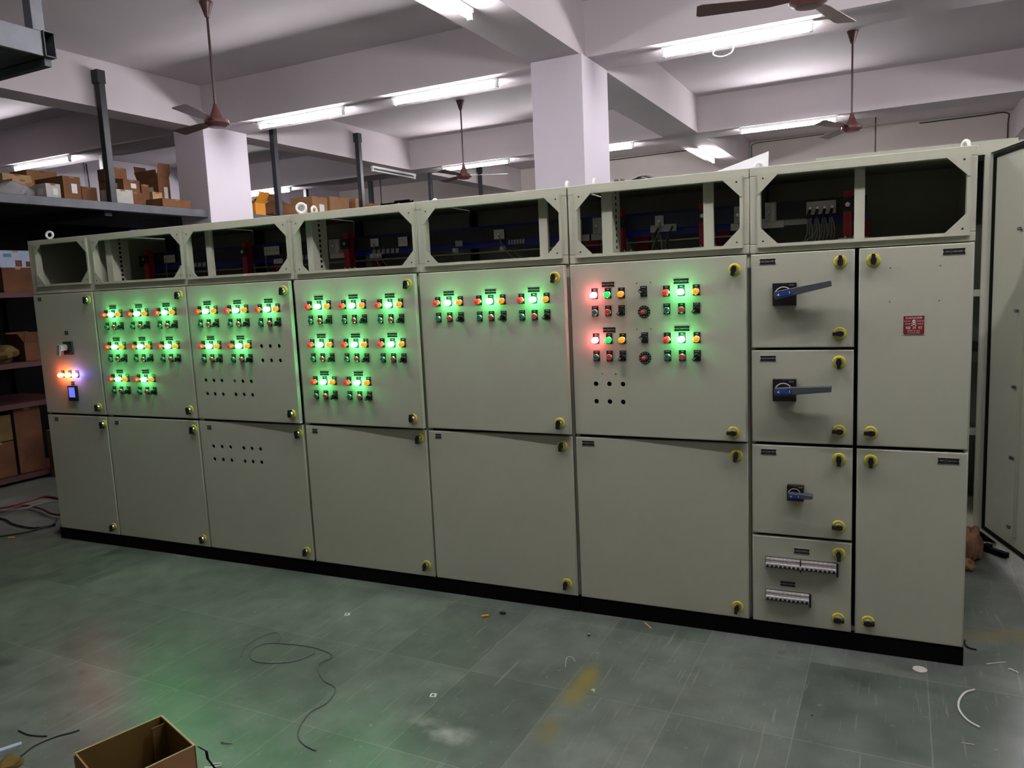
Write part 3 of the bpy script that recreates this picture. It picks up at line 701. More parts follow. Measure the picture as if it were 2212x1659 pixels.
m.T = Matrix.Translation((.315, -.055, 1.372)) @ Matrix.Rotation(math.radians(12), 4, 'Y'); m.box(-.013, .013, -.014, .0, -.052, .02, 'silver_knob'); build(m, 'rotary_handle', d, bevel=.002)
m = MB(); m.box(.289, .369, -.018, 0, 1.005, 1.108, 'black'); m.box(.299, .359, -.0188, -.018, 1.03, 1.098, 'screen')
for i in range(4): m.cyl((.305+i*.016, -.018, 1.017), (0, -1, 0), .003, .0012, 'knob_grey', 8)
build(m, 'meter', d, bevel=.0015)
locks(d, ((.570, 1.684, 2), (.563, .967, 0)))
d = door(t, .021, .616, ZP, ZM1); put(PL['sec'], 'name_plate', d, .115, .871); locks(d, ((.589, .851, 0), (.573, .138, 2)))
# --- 2
t = cabinet('grey cabinet with eight lit green lamps, next to the narrow left end cabinet', X[1], X[2], None, None, (.65, 1.425, 1.792, 2.060), ((.702, .755, True),), (), (False, False))
d = door(t, .630, 1.4435, ZM2, ZU)
for x, z in [(.797, 1.579), (1.034, 1.579), (1.275, 1.579), (.797, 1.370), (1.034, 1.370), (1.275, 1.370), (.797, 1.159), (1.034, 1.159)]: group_std(d, x, z)
locks(d, ((1.397, 1.685, 2), (1.394, .969, 0)))
d = door(t, .630, 1.4435, ZP, ZM1); put(PL['sec'], 'name_plate', d, .716, .865); locks(d, ((1.409, .847, 2), (1.398, .135, 0)))
bars(t, X[1]+.05, X[2], False); support(t, .53+.26); tagplate(t, .93, 1.03, 1.905, 1.955, 3); tagplate(t, 1.06, 1.13, 1.85, 1.88, 2); stripes(t, 1.06, 1.3, 1.868, 1.90)
wires(t, [[(.96, .32, 1.91), (.96, .31, 1.86), (.975, .30, 1.80)], [(1.1, .32, 1.85), (1.1, .31, 1.81), (1.09, .30, 1.77)]])
# --- 3
t = cabinet('grey cabinet with five lit green lamps and rows of empty round holes on both doors', X[2], X[3], None, None, (1.478, 2.245, 1.788, 2.058), ((1.582, 1.625, False),))
h3 = [(x, z, .0115) for x, z in ((2.027, 1.364), (2.093, 1.364), (2.161, 1.364), (2.027, 1.280), (2.093, 1.280), (2.161, 1.280), (1.550, 1.157), (1.617, 1.157), (1.684, 1.157), (1.788, 1.155), (1.854, 1.155), (1.922, 1.155), (1.553, 1.073), (1.617, 1.073), (1.685, 1.073), (1.789, 1.074), (1.855, 1.074), (1.923, 1.074))]
d = door(t, 1.4575, 2.2685, ZM2, ZU, 1.6, h3)
for x, z in [(1.623, 1.579), (1.868, 1.578), (2.109, 1.577), (1.625, 1.368), (1.868, 1.368)]: group_std(d, x, z)
locks(d, ((2.232, 1.680, 2), (2.219, .969, 3)))
h3 = [(x, z, .0115) for x in (1.558, 1.628, 1.697, 1.804, 1.868, 1.935) for z in (.744, .662)]
d = door(t, 1.4575, 2.2685, ZP, ZM1, 0, h3); put(PL['sec'], 'name_plate', d, 1.539, .863); locks(d, ((2.237, .852, 0), (2.227, .140, 2)))
bars(t, X[2], X[3], False); support(t, 1.66); tagplate(t, 1.80, 1.92, 1.905, 1.958, 4); tagplate(t, 1.87, 1.94, 1.85, 1.88, 2); stripes(t, 1.93, 2.15, 1.868, 1.90)
wires(t, [[(1.82, .32, 1.91), (1.82, .31, 1.85), (1.86, .29, 1.79)], [(1.9, .32, 1.85), (1.905, .31, 1.81), (1.915, .30, 1.76)], [(1.98, .32, 1.86), (1.98, .31, 1.80), (1.99, .30, 1.76)]])
# --- 4
t = cabinet('grey cabinet with eight lit green lamps, fourth from the left end', X[3], X[4], None, None, (2.315, 3.078, 1.780, 2.058), ((2.348, 2.388, True),), ((2.30, .10, (.6, -1, .1), .026), (2.31, .20, (1, 0, 0), .02)))
d = door(t, 2.288, 3.0975, ZM2, ZU, 1.8)
for x, z in [(2.459, 1.582), (2.697, 1.580), (2.938, 1.577), (2.457, 1.369), (2.695, 1.368), (2.938, 1.368), (2.459, 1.158), (2.696, 1.158)]: group_std(d, x, z)
locks(d, ((3.056, 1.682, 2), (3.039, .967, 3)))
d = door(t, 2.288, 3.0975, ZP, ZM1); put(PL['sec'], 'name_plate', d, 2.356, .871); locks(d, ((3.055, .857, 2), (3.052, .146, 2)))
bars(t, X[3], X[4], False); support(t, 2.44); joint(t, 2.30, 2.40); tagplate(t, 2.60, 2.655, 1.91, 1.955, 1); tagplate(t, 2.79, 2.85, 1.90, 1.952, 1); tagplate(t, 2.59, 2.67, 1.842, 1.87, 2); stripes(t, 2.575, 2.77, 1.868, 1.91)
wires(t, [[(2.63, .32, 1.85), (2.66, .31, 1.80), (2.71, .30, 1.76)], [(2.66, .32, 1.85), (2.70, .31, 1.81), (2.74, .30, 1.76)], [(2.625, .32, 1.93), (2.63, .31, 1.88)]])
# --- 5
t = cabinet('grey cabinet with three lit green lamps above a large blank door', X[4], X[5], None, None, (3.155, 3.895, 1.780, 2.057), ((3.771, 3.815, False),), ((3.84, .30, (1, .1, 0), .022), (3.06, .30, (0, -1, 0), .012)))
d = door(t, 3.1105, 3.9285, ZM2, ZU, 1.6)
for x in (3.286, 3.528, 3.765): group_std(d, x, 1.576)
locks(d, ((3.878, 1.678, 2), (3.876, .970, 2)))
d = door(t, 3.1105, 3.9285, ZP, ZM1); put(PL['sec'], 'name_plate', d, 3.173, .874); locks(d, ((3.876, .854, 2), (3.873, .143, 2)))
bars(t, X[4], X[5], False); tagplate(t, 3.40, 3.46, 1.90, 1.95, 1); tagplate(t, 3.16, 3.205, 1.877, 1.907, 0, mt='alu'); tagplate(t, 3.14, 3.175, 1.842, 1.868, 1); tagplate(t, 3.43, 3.465, 1.838, 1.862, 1)
stripes(t, 3.46, 3.56, 1.870, 1.905); joint(t, 3.80, 3.90)
wires(t, [[(3.155, .32, 1.845), (3.16, .31, 1.81), (3.185, .29, 1.77)], [(3.43, .32, 1.92), (3.46, .31, 1.85), (3.53, .29, 1.79)], [(3.46, .32, 1.84), (3.52, .31, 1.83), (3.56, .30, 1.80), (3.62, .29, 1.78)], [(3.25, .3, 1.752), (3.30, .3, 1.768), (3.36, .3, 1.756), (3.42, .3, 1.772), (3.46, .3, 1.762)]])
support(t, 3.825, .03)
# --- 6
t = cabinet('wide door grey cabinet with two red lamps, two green lamps and two round speed dials', X[5], X[6], None, None, (3.988, 4.730, 1.778, 2.058), ((4.092, 4.142, True), (4.566, 4.610, False)), ((3.985, .30, (1, .1, 0), .022),))
h6 = [(4.061, 1.164, .0115), (4.128, 1.164, .0115), (4.195, 1.164, .0115), (4.061, 1.079, .0115), (4.128, 1.079, .0115), (4.194, 1.079, .0115), (4.095, 1.213, .003), (4.161, 1.211, .003), (4.273, 1.632, .003), (4.338, 1.634, .003), (4.270, 1.421, .003), (4.335, 1.422, .003)]
d = door(t, 3.9465, 4.7605, ZM2, ZU, 1.6, h6)
for z in (1.586, 1.374):
    put(P_RED_ON, 'pilot_lamp', d, 4.069, z); put(P_GRN_DIM, 'pilot_lamp', d, 4.135, z); put(P_AMB, 'pilot_lamp', d, 4.201, z)
    put(P_START, 'push_button', d, 4.069, z-.081); put(P_STOP, 'push_button', d, 4.134, z-.081); put(P_SEL, 'selector_switch', d, 4.199, z-.081)
    put(PL['vfd'], 'name_plate', d, 4.136, z+.047)
    put(P_SEL2, 'selector_switch', d, 4.306, z+.003); put(P_DIAL, 'speed_dial', d, 4.306, z-.085)
    group_std(d, 4.479, z, 'v')
locks(d, ((4.712, 1.673, 2), (4.702, .955, 1)))
d = door(t, 3.9465, 4.7605, ZP, ZM1); put(PL['vfd'], 'name_plate', d, 4.011, .872); locks(d, ((4.711, .848, 2), (4.710, .135, 2)))
bars(t, X[5], X[6]); support(t, 4.095); support(t, 4.505); joint(t, 3.96, 4.02); joint(t, 4.66, 4.71); tagplate(t, 4.282, 4.325, 1.906, 1.956, 1); tagplate(t, 4.256, 4.384, 1.877, 1.912, 0, .335, 'alu')
wires(t, [[(4.31, .32, 1.92), (4.30, .31, 1.87), (4.27, .30, 1.80), (4.275, .29, 1.77)], [(4.30, .32, 1.88), (4.315, .31, 1.83), (4.32, .30, 1.77)], [(4.35, .32, 1.86), (4.335, .31, 1.82), (4.35, .30, 1.77)]])
wires(t, [[(4.30, .32, 1.895), (4.285, .31, 1.86), (4.305, .30, 1.80), (4.32, .29, 1.77)], [(4.37, .32, 1.90), (4.355, .31, 1.86), (4.345, .30, 1.80), (4.37, .29, 1.77)]], 'wire_black', .0045)
# --- 7 + 8
t = cabinet('grey cabinet at right end with rotary handles, breaker rows and a danger sign', X[6], X[7], None, None, (4.815, 5.580, 1.775, 2.062), ((5.182, 5.222, False),), ((5.60, .30, (.9, .45, 0), .022),), (False, True))
m = MB(); m.box(5.1895, 5.2005, .031, .07, ZP, ZU+.004, 'black_matt'); build(m, 'mullion', t)  # mullion coloured black for the shadow in the door gap
def breaker_handle(d, px, pz, hw, ang, L, hh):
    m = MB(); m.box(px-hw, px+hw, -.028, 0, pz-hw, pz+hw, 'black'); m.arc((px-.004, pz-.004), hw*.70, hw*.78, 25, 165, -.0284, 'white')
    m.box(px-.006, px+.006, -.0284, -.028, pz+hw*.88, pz+hw*.95, 'sign_red'); m.text('TRIP', (px+hw*.6, -.0284, pz+hw*.8), .006, 'offwhite', w=.02); m.arc((px-hw*.5, pz-hw*.82), .003, .004, 0, 360, -.0284, 'blue_label'); build(m, 'switch_plate', d, bevel=.0015)
    m = MB(); m.T = Matrix.Translation((px-hw*.35, 0, pz)) @ Matrix.Rotation(math.radians(-ang), 4, 'Y')
    m.lathe([(hh*.75, .028), (hh*.75, .05), (0, .05)], (0, 0, 0), (0, -1, 0), 'handle_grey', 20)
    m.prism([(-hh*1.05, -hh), (hh*3.6, -hh*.95), (L, -hh*.72), (L+.002, hh*.72), (hh*3.6, hh*.95), (-hh*1.05, hh), (-hh*1.3, 0)], -.078, -.045, 'handle_grey')
    build(m, 'rotary_handle', d, bevel=.002)
    m = MB(); m.T = Matrix.Translation((px-hw*.35, 0, pz)) @ Matrix.Rotation(math.radians(-ang), 4, 'Y')
    w = hh*.55
    m.prism([(-hh*.6, -w), (hh*3.0, -w), (hh*3.3, 0), (hh*3.0, w), (-hh*.6, w), (-hh*.9, 0)], -.0795, -.078, 'blue_label')
    m.prism([(-hh*.5, 0), (hh*.05, -w*.6), (hh*.05, w*.6)], -.0802, -.0795, 'white'); m.box(hh*2.5, hh*2.65, -.0802, -.0795, -w*.5, w*.5, 'white'); build(m, 'handle_label', d)
da = door(t, 4.7775, 5.1875, 1.3295, ZU, 0); put(PL['mpp'], 'name_plate', da, 4.846, 1.700); locks(da, ((5.133, 1.684, 3), (5.132, 1.388, 1)))
breaker_handle(da, 4.916, 1.559, .0475, 11, .205, .0165)
db = door(t, 4.7775, 5.1875, ZM2, 1.3185); put(PL['mpp'], 'name_plate', db, 4.847, 1.284); locks(db, ((5.131, 1.268, 0), (5.133, .974, 1)))
breaker_handle(db, 4.916, 1.148, .0475, 4, .205, .0165)
dc = door(t, 4.7775, 5.1875, .4958, ZM1); put(PL['mpp'], 'name_plate', dc, 4.848, .870); locks(dc, ((5.134, .852, 0), (5.135, .556, 1)))
breaker_handle(dc, 4.961, .696, .034, 0, .085, .011)
dd = door(t, 4.7775, 5.1875, ZP, .4834); put(PL['db'], 'name_plate', dd, 4.986, .429); put(PL['db'], 'name_plate', dd, 4.928, .271); locks(dd, ((5.137, .434, 0), (5.136, .139, 4)))
def breaker_row(d, x0, x1, z0, z1, n, split=None):
    h = z1-z0
    m = MB(); m.box(x0-.002, x1+.002, -.004, 0, z0-.002, z1+.002, 'black'); m.box(x1, x1+.008, -.014, 0, z0-.002, z1, 'black')
    if split: m.box(split-.0025, split+.0025, -.019, 0, z0, z1, 'black')
    build(m, 'breaker_cutout', d)
    w = (x1-x0)/n
    for i in range(n):
        a = x0+i*w+.0005; b = a+w-.001; m = MB()
        m.box(a, b, -.012, -.004, z0, z1, 'breaker'); m.box(a, b, -.0135, -.012, z1-h*.14, z1-.001, 'breaker_white')
        m.box(a, b, -.020, -.012, z0+h*.30, z0+h*.58, 'breaker_white'); m.box(a, b, -.0205, -.012, z0+h*.24, z0+h*.30, 'black')
        m.box(a+w*.18, b-w*.18, -.030, -.020, z0+h*.31, z0+h*.48, 'black'); build(m, 'circuit_breaker', d)
breaker_row(dd, 4.836, 5.128, .333, .389, 16, 4.982)
breaker_row(dd, 4.836, 5.018, .180, .236, 10)
hR = [(5.318, 1.649, .0028), (5.495, 1.649, .0028), (5.494, 1.512, .0028), (5.318, 1.513, .0028)]
dr = door(t, 5.2025, 5.6093, ZM2, ZU, 0, hR, 'L'); put(PL['cab'], 'name_plate', dr, 5.541, 1.702); locks(dr, ((5.256, 1.683, 3), (5.255, .972, 1)))
m = MB(); cx, cz = 5.4065, 1.417; s = .0375
m.box(cx-s-.002, cx+s+.002, -.0015, 0, cz-s-.002, cz+s+.002, 'offwhite'); m.prism([(cx-s+.004, cz-s), (cx+s-.004, cz-s), (cx+s, cz-s+.005), (cx+s, cz+s), (cx-s, cz+s), (cx-s, cz-s+.005)], -.0022, -.0015, 'sign_red')
yy = -.0026
m.text('DANGER', (cx, yy, cz+s*.76), .0125, 'white', w=.060); m.text('ELECTRIC', (cx-.023, yy, cz+s*.43), .0065, 'white', w=.024); m.text('PRESSURE', (cx+.023, yy, cz+s*.43), .0065, 'white', w=.026)
m.text('415/440', (cx-.022, yy, cz+s*.13), .0075, 'white', w=.021); m.text('VOLTS', (cx+.023, yy, cz+s*.13), .0075, 'white', w=.021)
m.text('ख त रा', (cx, yy, cz-s*.29), .017, 'white', w=.060); m.text('बिजली का दबाव', (cx, yy, cz-s*.62), .0065, 'white', w=.046); m.text('४१५/४४० वोल्ट', (cx, yy, cz-s*.83), .006, 'white', w=.046)
m.arc((cx, cz+s*.42), 0, .0065, 0, 360, yy, 'white'); m.add([(cx-.0035, yy, cz+s*.30), (cx+.0035, yy, cz+s*.30), (cx+.003, yy, cz+s*.2), (cx-.003, yy, cz+s*.2)], [(0, 1, 2, 3)], 'white')
for e in (-.0026, .0026): m.arc((cx+e, cz+s*.42), 0, .0015, 0, 360, yy-.0003, 'sign_red', 8)
for a in (28, -28):
    m.T = Matrix.Translation((cx, 0, cz+s*.08)) @ Matrix.Rotation(math.radians(a), 4, 'Y'); m.box(-.011, .011, yy, yy+.0003, -.0012, .0012, 'white'); m.T = Matrix.Identity(4)
sg = build(m, 'danger_sign', dr); sg['label'] = 'maroon danger sign with white lettering and skull'
dl = door(t, 5.2025, 5.6093, ZP, ZM1, 0, None, 'L'); put(PL['cab'], 'name_plate', dl, 5.541, .866); locks(dl, ((5.257, .852, 0), (5.255, .142, 4)))
m = MB(); m.box(4.8, 5.23, .34, .35, 1.893, 1.975, 'bus_black'); build(m, 'busbar', t)
m = MB(); m.box(4.8, 5.23, .38, .39, 1.865, 1.905, 'bus_blue'); build(m, 'busbar', t)
support(t, 5.135); joint(t, 4.80, 4.85, 1.87, 1.975); m = MB(); m.box(4.86, 5.0, .37, .378, 1.868, 1.895, 'alu'); build(m, 'busbar', t)
tagplate(t, 4.98, 5.104, 1.905, 1.963, 4)
W1, W2 = [], []
for i, x in enumerate((4.996, 5.027, 5.058, 5.088)):
    W1.append([(x, .318, 1.925), (x-.005, .308, 1.905), (x-.008, .305, 1.885)])
    for j in range(3): W2.append([(x-.008+j*.004, .305, 1.888), (x+.01*j-.01, .30-j*.01, 1.85), (x+.012*(j-1), .30, 1.815), (x-.03+.018*j, .28, 1.775)])
W2.append([(4.87, .28, 1.768), (4.93, .29, 1.775), (5.0, .28, 1.80), (5.03, .30, 1.85)]); W2.append([(4.86, .30, 1.775), (4.95, .27, 1.764), (5.05, .27, 1.78)])
wires(t, W1, 'wire_black', .007); wires(t, W2, 'wire_grey', .0038)

# ------------------------------------------------------------------ on top of the switchboard
m = MB()
m.prism([(4.40, ZT+.001), (4.798, ZT+.001), (4.803, ZT+.126), (4.795, ZT+.124), (4.40, ZT+.012)], .46, .463, 'fixture'); m.box(4.40, 4.8, .42, .46, ZT, ZT+.004, 'fixture')
m.ring((4.76, .44, ZT+.052), .022, .008, (.5, -1, .1), 'fixture'); m.cyl((4.76, .44, ZT+.003), (0, 0, 1), .012, .025, 'fixture', 12)
tag(build(m, 'sheet_cover'), 'tapering white sheet cover with a lifting ring, standing on top of the two right cabinets', 'cover')
m = MB()
for i in range(4): m.tube([(4.13+.01*i, .40, ZT+.02), (4.15+.012*i, .40, ZT+.045+.004*i), (4.20+.012*i, .40, ZT+.052+.003*i), (4.28+.01*i, .40, ZT+.02), (4.32+.01*i, .42, ZT+.006)], .006, 'wire_grey' if i % 2 else 'wire_black', 6)
tag(build(m, 'cable_bundle'), 'small bent bundle of grey cables lying on the cabinet tops right of the column', 'cable')
for i, x in enumerate((4.075, 4.105)):
    m = MB(); m.cyl((x, .38, ZT), (0, 0, 1), .009, .045, 'wire_grey', 10); m.cyl((x, .38, ZT+.045), (0, 0, 1), .013, .012, 'chrome', 8)
    tag(build(m, 'bolt'), 'small upright bolt on the cabinet top beside the cable bundle', 'bolt', 'upright bolts by the cable bundle')
m = MB(); m.tube([(2.18, .3, ZT+.012), (2.22, .3, ZT+.03), (2.28, .3, ZT+.02), (2.36, .3, ZT+.022), (2.42, .28, ZT+.008)], .007, 'white', 6)
tag(build(m, 'cord_offcut'), 'short white cord lying on the cabinet top at the left pair of lifting rings', 'cord')
m = MB(); m.box(.72, .80, .25, .33, ZT, ZT+.035, 'blue_label'); m.box(.74, .78, .245, .25, ZT+.01, ZT+.03, 'white'); tag(build(m, 'blue_packet', bevel=.004), 'small blue packet lying on the top of the left cabinets', 'packet')

# ------------------------------------------------------------------ rear cabinet with its open door
def rear_cabinet():
    x0, x1, y0, y1, z0, z1 = 4.95, 5.985, 1.65, 2.35, .08, 2.33
    t = thing('rear_cabinet', 'second tall grey cabinet behind the right end, standing open with cables inside', 'electrical cabinet', ((x0+x1)/2, y0, 0))
    m = MB(); m.box(x0+.03, x1-.03, y0+.05, y1, 0, z0, 'black_matt'); build(m, 'plinth', t)
    m = MB()
    m.box(x0, x1, y0, y1, z1-.03, z1, 'panel'); m.box(x0, x1, y0, y0+.03, z1-.075, z1-.03, 'panel'); m.box(x0, x1, y0, y1, z0, z0+.03, 'panel')
    m.box(x0, x0+.04, y0, y1, z0+.03, z1-.03, 'panel'); m.box(5.83, 5.868, y0, y0+.04, z0+.03, z1-.075, 'panel'); m.box(x1-.02, x1, y0+.045, y1, z0+.03, z1-.03, 'inner')
    m.box(x0+.04, x1-.02, y1-.01, y1, z0+.03, z1-.03, 'inner_dark'); m.box(x0+.04, x1-.02, y0+.2, y0+.23, 1.46, 1.50, 'panel'); m.box(x0+.04, x1-.02, y0+.2, y0+.3, .62, .65, 'inner')
    build(m, 'carcass', t)
    m = MB()
    for i, (x, zt) in enumerate(((5.72, 1.9), (5.735, 1.75), (5.70, 1.7), (5.76, 1.5))): m.tube([(x, 1.78, zt), (x+.02, 1.76, zt-.25), (x-.015, 1.77, zt-.6), (x+.02, 1.78, zt-1.0), (x, 1.8, max(.14, zt-1.5))], .008+.003*(i % 2), 'wire_grey' if i % 2 == 0 else 'wire_black', 6)
    build(m, 'wiring', t)
    for z in (.32, .9, 1.25, 1.62):
        m = MB(); m.box(5.55, 5.74, 1.82, 1.92, z, z+.1, 'inner'); m.box(5.57, 5.60, 1.80, 1.82, z+.03, z+.07, 'white'); m.box(5.66, 5.69, 1.80, 1.82, z+.03, z+.07, 'card_dark'); build(m, 'terminal_block', t)
    eye(t, 5.70, 1.9, (.9, .4, 0)); t.children[-1].location.z += z1-ZT
    return t
rear_cabinet()
def rear_door():
    t = thing('open_cabinet_door', 'tall grey cabinet door swung open towards the viewer at the right edge', 'door', (5.873, 1.625, .1))
    Wd, H = .80, 2.16
    ang = math.radians(-75.5)
    T = Matrix.Translation((5.873, 1.625, .1)) @ Matrix.Rotation(ang, 4, 'Z')
    def part(name, fn, **k):
        m = MB(); m.T = T; fn(m); return build(m, name, t, **k)
    # local: x along the door from the hinge, -y = towards inner side seen by camera
    part('door_sheet', lambda m: m.box(0, Wd, 0, .003, 0, H, 'panel'))
    def lips(m):
        m.box(0, .003, -.022, 0, 0, H, 'panel'); m.box(Wd-.003, Wd, -.022, 0, 0, H, 'panel'); m.box(.003, Wd-.003, -.022, 0, 0, .003, 'panel'); m.box(.003, Wd-.003, -.022, 0, H-.003, H, 'panel')
    part('door_lip', lips)
    def gask(m):
        m.box(.014, .03, -.012, 0, .014, H-.014, 'rubber'); m.box(Wd-.03, Wd-.014, -.012, 0, .014, H-.014, 'rubber'); m.box(.03, Wd-.03, -.012, 0, .014, .03, 'rubber'); m.box(.03, Wd-.03, -.012, 0, H-.03, H-.014, 'rubber')
    part('gasket', gask)
    for x in (.36,):
        part('stiffener', lambda m: (m.box(x, x+.05, -.014, 0, .09, H-.12, 'panel'), m.box(x+.05, x+.053, -.02, 0, .09, H-.12, 'panel')))
        for z in (.14, .52, .90, 1.30, 1.72):
            part('stud', lambda m: (m.cyl((x+.025, -.014, z), (0, -1, 0), .005, .022, 'chrome', 8), m.box(x+.01, x+.04, -.03, -.024, z-.008, z+.008, 'knob_grey')))
    for z in (.2, .85, 1.5, 1.95):
        part('hinge', lambda m: (m.cyl((-.008, -.006, z), (0, 0, 1), .007, .075, 'silver_knob', 10), m.box(-.02, .006, -.006, 0, z+.01, z+.065, 'silver_knob')))
rear_door()

# ------------------------------------------------------------------ floor things
def fl_tube(name, pts, r, mt, label, cat, z=None, group=None):
    m = MB(); m.tube([(x, y, (z or r)) for x, y in pts], r, mt, 6); return tag(build(m, name), label, cat, group)
fl_tube('thin_wire', [(2.62, -.968), (2.565, -.881), (2.558, -.781), (2.596, -.709), (2.66, -.745), (2.682, -.79)], .0022, 'wire_thin', 'short curl of thin grey wire beside the long looped wire', 'wire')
fl_tube('looped_wire', [(2.929, -.822), (2.894, -.909), (2.807, -.963), (2.704, -.976), (2.628, -.917), (2.619, -.847), (2.667, -.805), (2.813, -.779), (2.923, -.781), (3.025, -.816), (3.016, -.898), (3.053, -.951), (3.134, -1.015), (3.197, -1.034), (3.235, -1.071), (3.257, -1.158), (3.239, -1.237), (3.266, -1.331), (3.313, -1.395), (3.371, -1.426), (3.426, -1.436)], .0024, 'wire_thin', 'long thin grey wire looping and trailing across the middle of the floor', 'wire')
fl_tube('white_cable', [(5.633, -.198), (5.598, -.232), (5.571, -.302), (5.564, -.373), (5.584, -.441), (5.618, -.476)], .004, 'wire_white', 'curved piece of white cable on the floor at lower right', 'cable')
fl_tube('black_cable', [(2.22, -1.746), (2.285, -1.752), (2.339, -1.742), (2.369, -1.731)], .0026, 'wire_black', 'short black cable offcut above the longer one at lower left', 'cable')
fl_tube('black_cable', [(2.403, -1.856), (2.386, -1.792), (2.407, -1.723), (2.436, -1.686), (2.453, -1.656)], .0032, 'wire_black', 'longer black cable offcut at lower left beside the white strip', 'cable')
m = MB(); m.T = Matrix.Translation((2.285, -1.865, 0)) @ Matrix.Rotation(math.atan2(.06, .033), 4, 'Z'); m.box(-.05, .075, -.011, .011, 0, .005, 'carton_white'); tag(build(m, 'plastic_strip'), 'pale flat plastic strip at the lower left edge of the floor', 'strip')
m = MB(); m.cyl((5.451, -.085, 0), (0, 0, 1), .027, .002, 'offwhite', 32); tag(build(m, 'round_disc'), 'flat pale round disc on the floor in front of the right end cabinet', 'disc')
for (x, y), a, l in (((3.64, -.956), .3, 'small white square cable mount on the floor, nearer the camera'), ((2.812, -.416), .5, 'small white square cable mount on the floor, nearer the cabinets')):
    m = MB(); m.T = Matrix.Translation((x, y, 0)) @ Matrix.Rotation(a, 4, 'Z'); m.box(-.013, .013, -.013, .013, 0, .003, 'white'); m.box(-.007, -.004, -.008, .008, .003, .008, 'white'); m.box(.004, .007, -.008, .008, .003, .008, 'white'); m.box(-.004, .004, -.006, .006, .003, .0035, 'knob_grey')
    tag(build(m, 'cable_mount'), l, 'cable mount', 'white cable mounts on the floor')
m = MB(); m.tube([(3.489, -.216, .005), (3.519, -.194, .005)], .005, 'card_orange', 8); tag(build(m, 'yellow_ferrule'), 'small yellow ferrule on the floor before the fifth cabinet', 'ferrule')
m = MB(); m.box(3.56, 3.59, -.155, -.14, 0, .010, 'black'); tag(build(m, 'black_clip', bevel=.002), 'tiny black clip on the floor beside the yellow ferrule', 'clip')
m = MB(); m.lathe([(.006, 0), (.007, .008), (0, .009)], (4.066, -.24, 0), (0, 0, 1), 'knob_grey', 10); m.cyl((4.066, -.24, .008), (0, 0, 1), .003, .004, 'white', 8); tag(build(m, 'small_cap'), 'tiny grey cap standing on the floor near the sixth cabinet', 'cap')
fl_tube('wire_scrap', [(4.068, -.557), (4.043, -.478), (4.061, -.462), (4.091, -.497)], .0013, 'wire_white', 'thin bent white wire scrap beside the yellow floor stain', 'wire scrap')
m = MB(); m.prism([(4.23, -.70), (4.248, -.71), (4.246, -.69), (4.236, -.686)], 0, .003, 'offwhite', 'xy'); tag(build(m, 'paper_scrap'), 'tiny torn white scrap right of the yellow floor stain', 'scrap')
m = MB(); m.cyl((3.059, -1.52, .004), (.98, .18, 0), .0018, .04, 'zinc', 8); m.cyl((3.059, -1.52, .004), (-.98, -.18, 0), .004, .004, 'zinc', 8); tag(build(m, 'screw'), 'small steel screw lying on the floor above the open carton', 'screw')
fl_tube('wire_scrap', [(5.548, -.597), (5.589, -.594)], .0014, 'wire_white', 'short straight wire scrap below the curved white cable', 'wire scrap')
fl_tube('wire_scrap', [(5.702, .049), (5.776, .092)], .002, 'wire_white', 'straight pale wire scrap right of the end cabinet foot', 'wire scrap')
m = MB(); m.ring((5.086, -.509, .0015), .006, .0015, (0, 0, 1), 'zinc', 14); tag(build(m, 'washer'), 'small steel washer on the floor before the right end cabinet', 'washer')
m = MB(); m.lathe([(.006, 0), (.005, .006), (0, .007)], (5.064, -.589, 0), (0, 0, 1), 'wire_thin', 8); tag(build(m, 'grommet'), 'tiny dark grommet on the floor beside the washer', 'grommet')
fl_tube('wire_scrap', [(5.777, .027), (5.785, .035), (5.795, .021), (5.803, .018), (5.809, .006)], .0025, 'wire_white', 'small twisted scrap of cable at the right edge of the floor', 'wire scrap')
fl_tube('cable_tail', [(5.646, .251), (5.643, .215), (5.652, .183), (5.682, .172)], .004, 'wire_black', 'black cable tail curling out beside the foot of the end cabinet', 'cable')
fl_tube('wire_scrap', [(1.215, -.035), (1.17, -.02), (1.13, -.01)], .0015, 'wire_white', 'thin wire scrap at the foot of the second cabinet', 'wire scrap')
m = MB(); m.T = Matrix.Translation((4.298, -.044, 0)) @ Matrix.Rotation(-.86, 4, 'Z'); m.box(-.035, .035, -.003, .003, 0, .003, 'card_tan'); tag(build(m, 'wood_sliver'), 'pale straight sliver on the floor before the sixth cabinet', 'sliver')
G = 'tangled cables on the floor left of the cabinets'
fl_tube('floor_cable', [(-1.6, .2), (-1.287, .373), (-1.262, .592), (-1.267, .739), (-1.089, .743), (-.6, .7), (-.1, .78)], .009, 'wire_red', 'dull red cable farthest back in the tangle left of the cabinets', 'cable', group=G)
fl_tube('floor_cable', [(-1.4, .1), (-1.11, .263), (-1.108, .451), (-.844, .431), (-.533, .352), (-.2, .5)], .009, 'wire_red', 'dull red cable crossing the middle of the tangle left of the cabinets', 'cable', .022, group=G)
fl_tube('floor_cable', [(-1.25, .05), (-.97, .176), (-.683, .101), (-.416, .087), (-.344, .201)], .008, 'wire_black', 'black cable in the tangle, curving to the end cabinet', 'cable', group=G)
fl_tube('floor_cable', [(-.6, -.35), (-.433, -.16), (-.332, -.022), (-.322, .149), (-.409, .265)], .007, 'wire_black', 'black cable nearest the camera in the tangle at left', 'cable', .02, group=G)
fl_tube('floor_cable', [(-1.1, .25), (-.957, .333), (-.955, .467), (-.87, .601), (-.5, .62)], .007, 'wire_grey', 'grey cable among the red ones left of the cabinets', 'cable', .036, group=G)
m = MB()
for i in range(3): m.ring((-.11, .20, .012+.02*i), .10-.008*i, .011, (0, 0, 1), 'wire_grey', 22)
tag(build(m, 'cable_coil'), 'coiled grey cable on the floor at the foot of the end cabinet', 'cable coil')
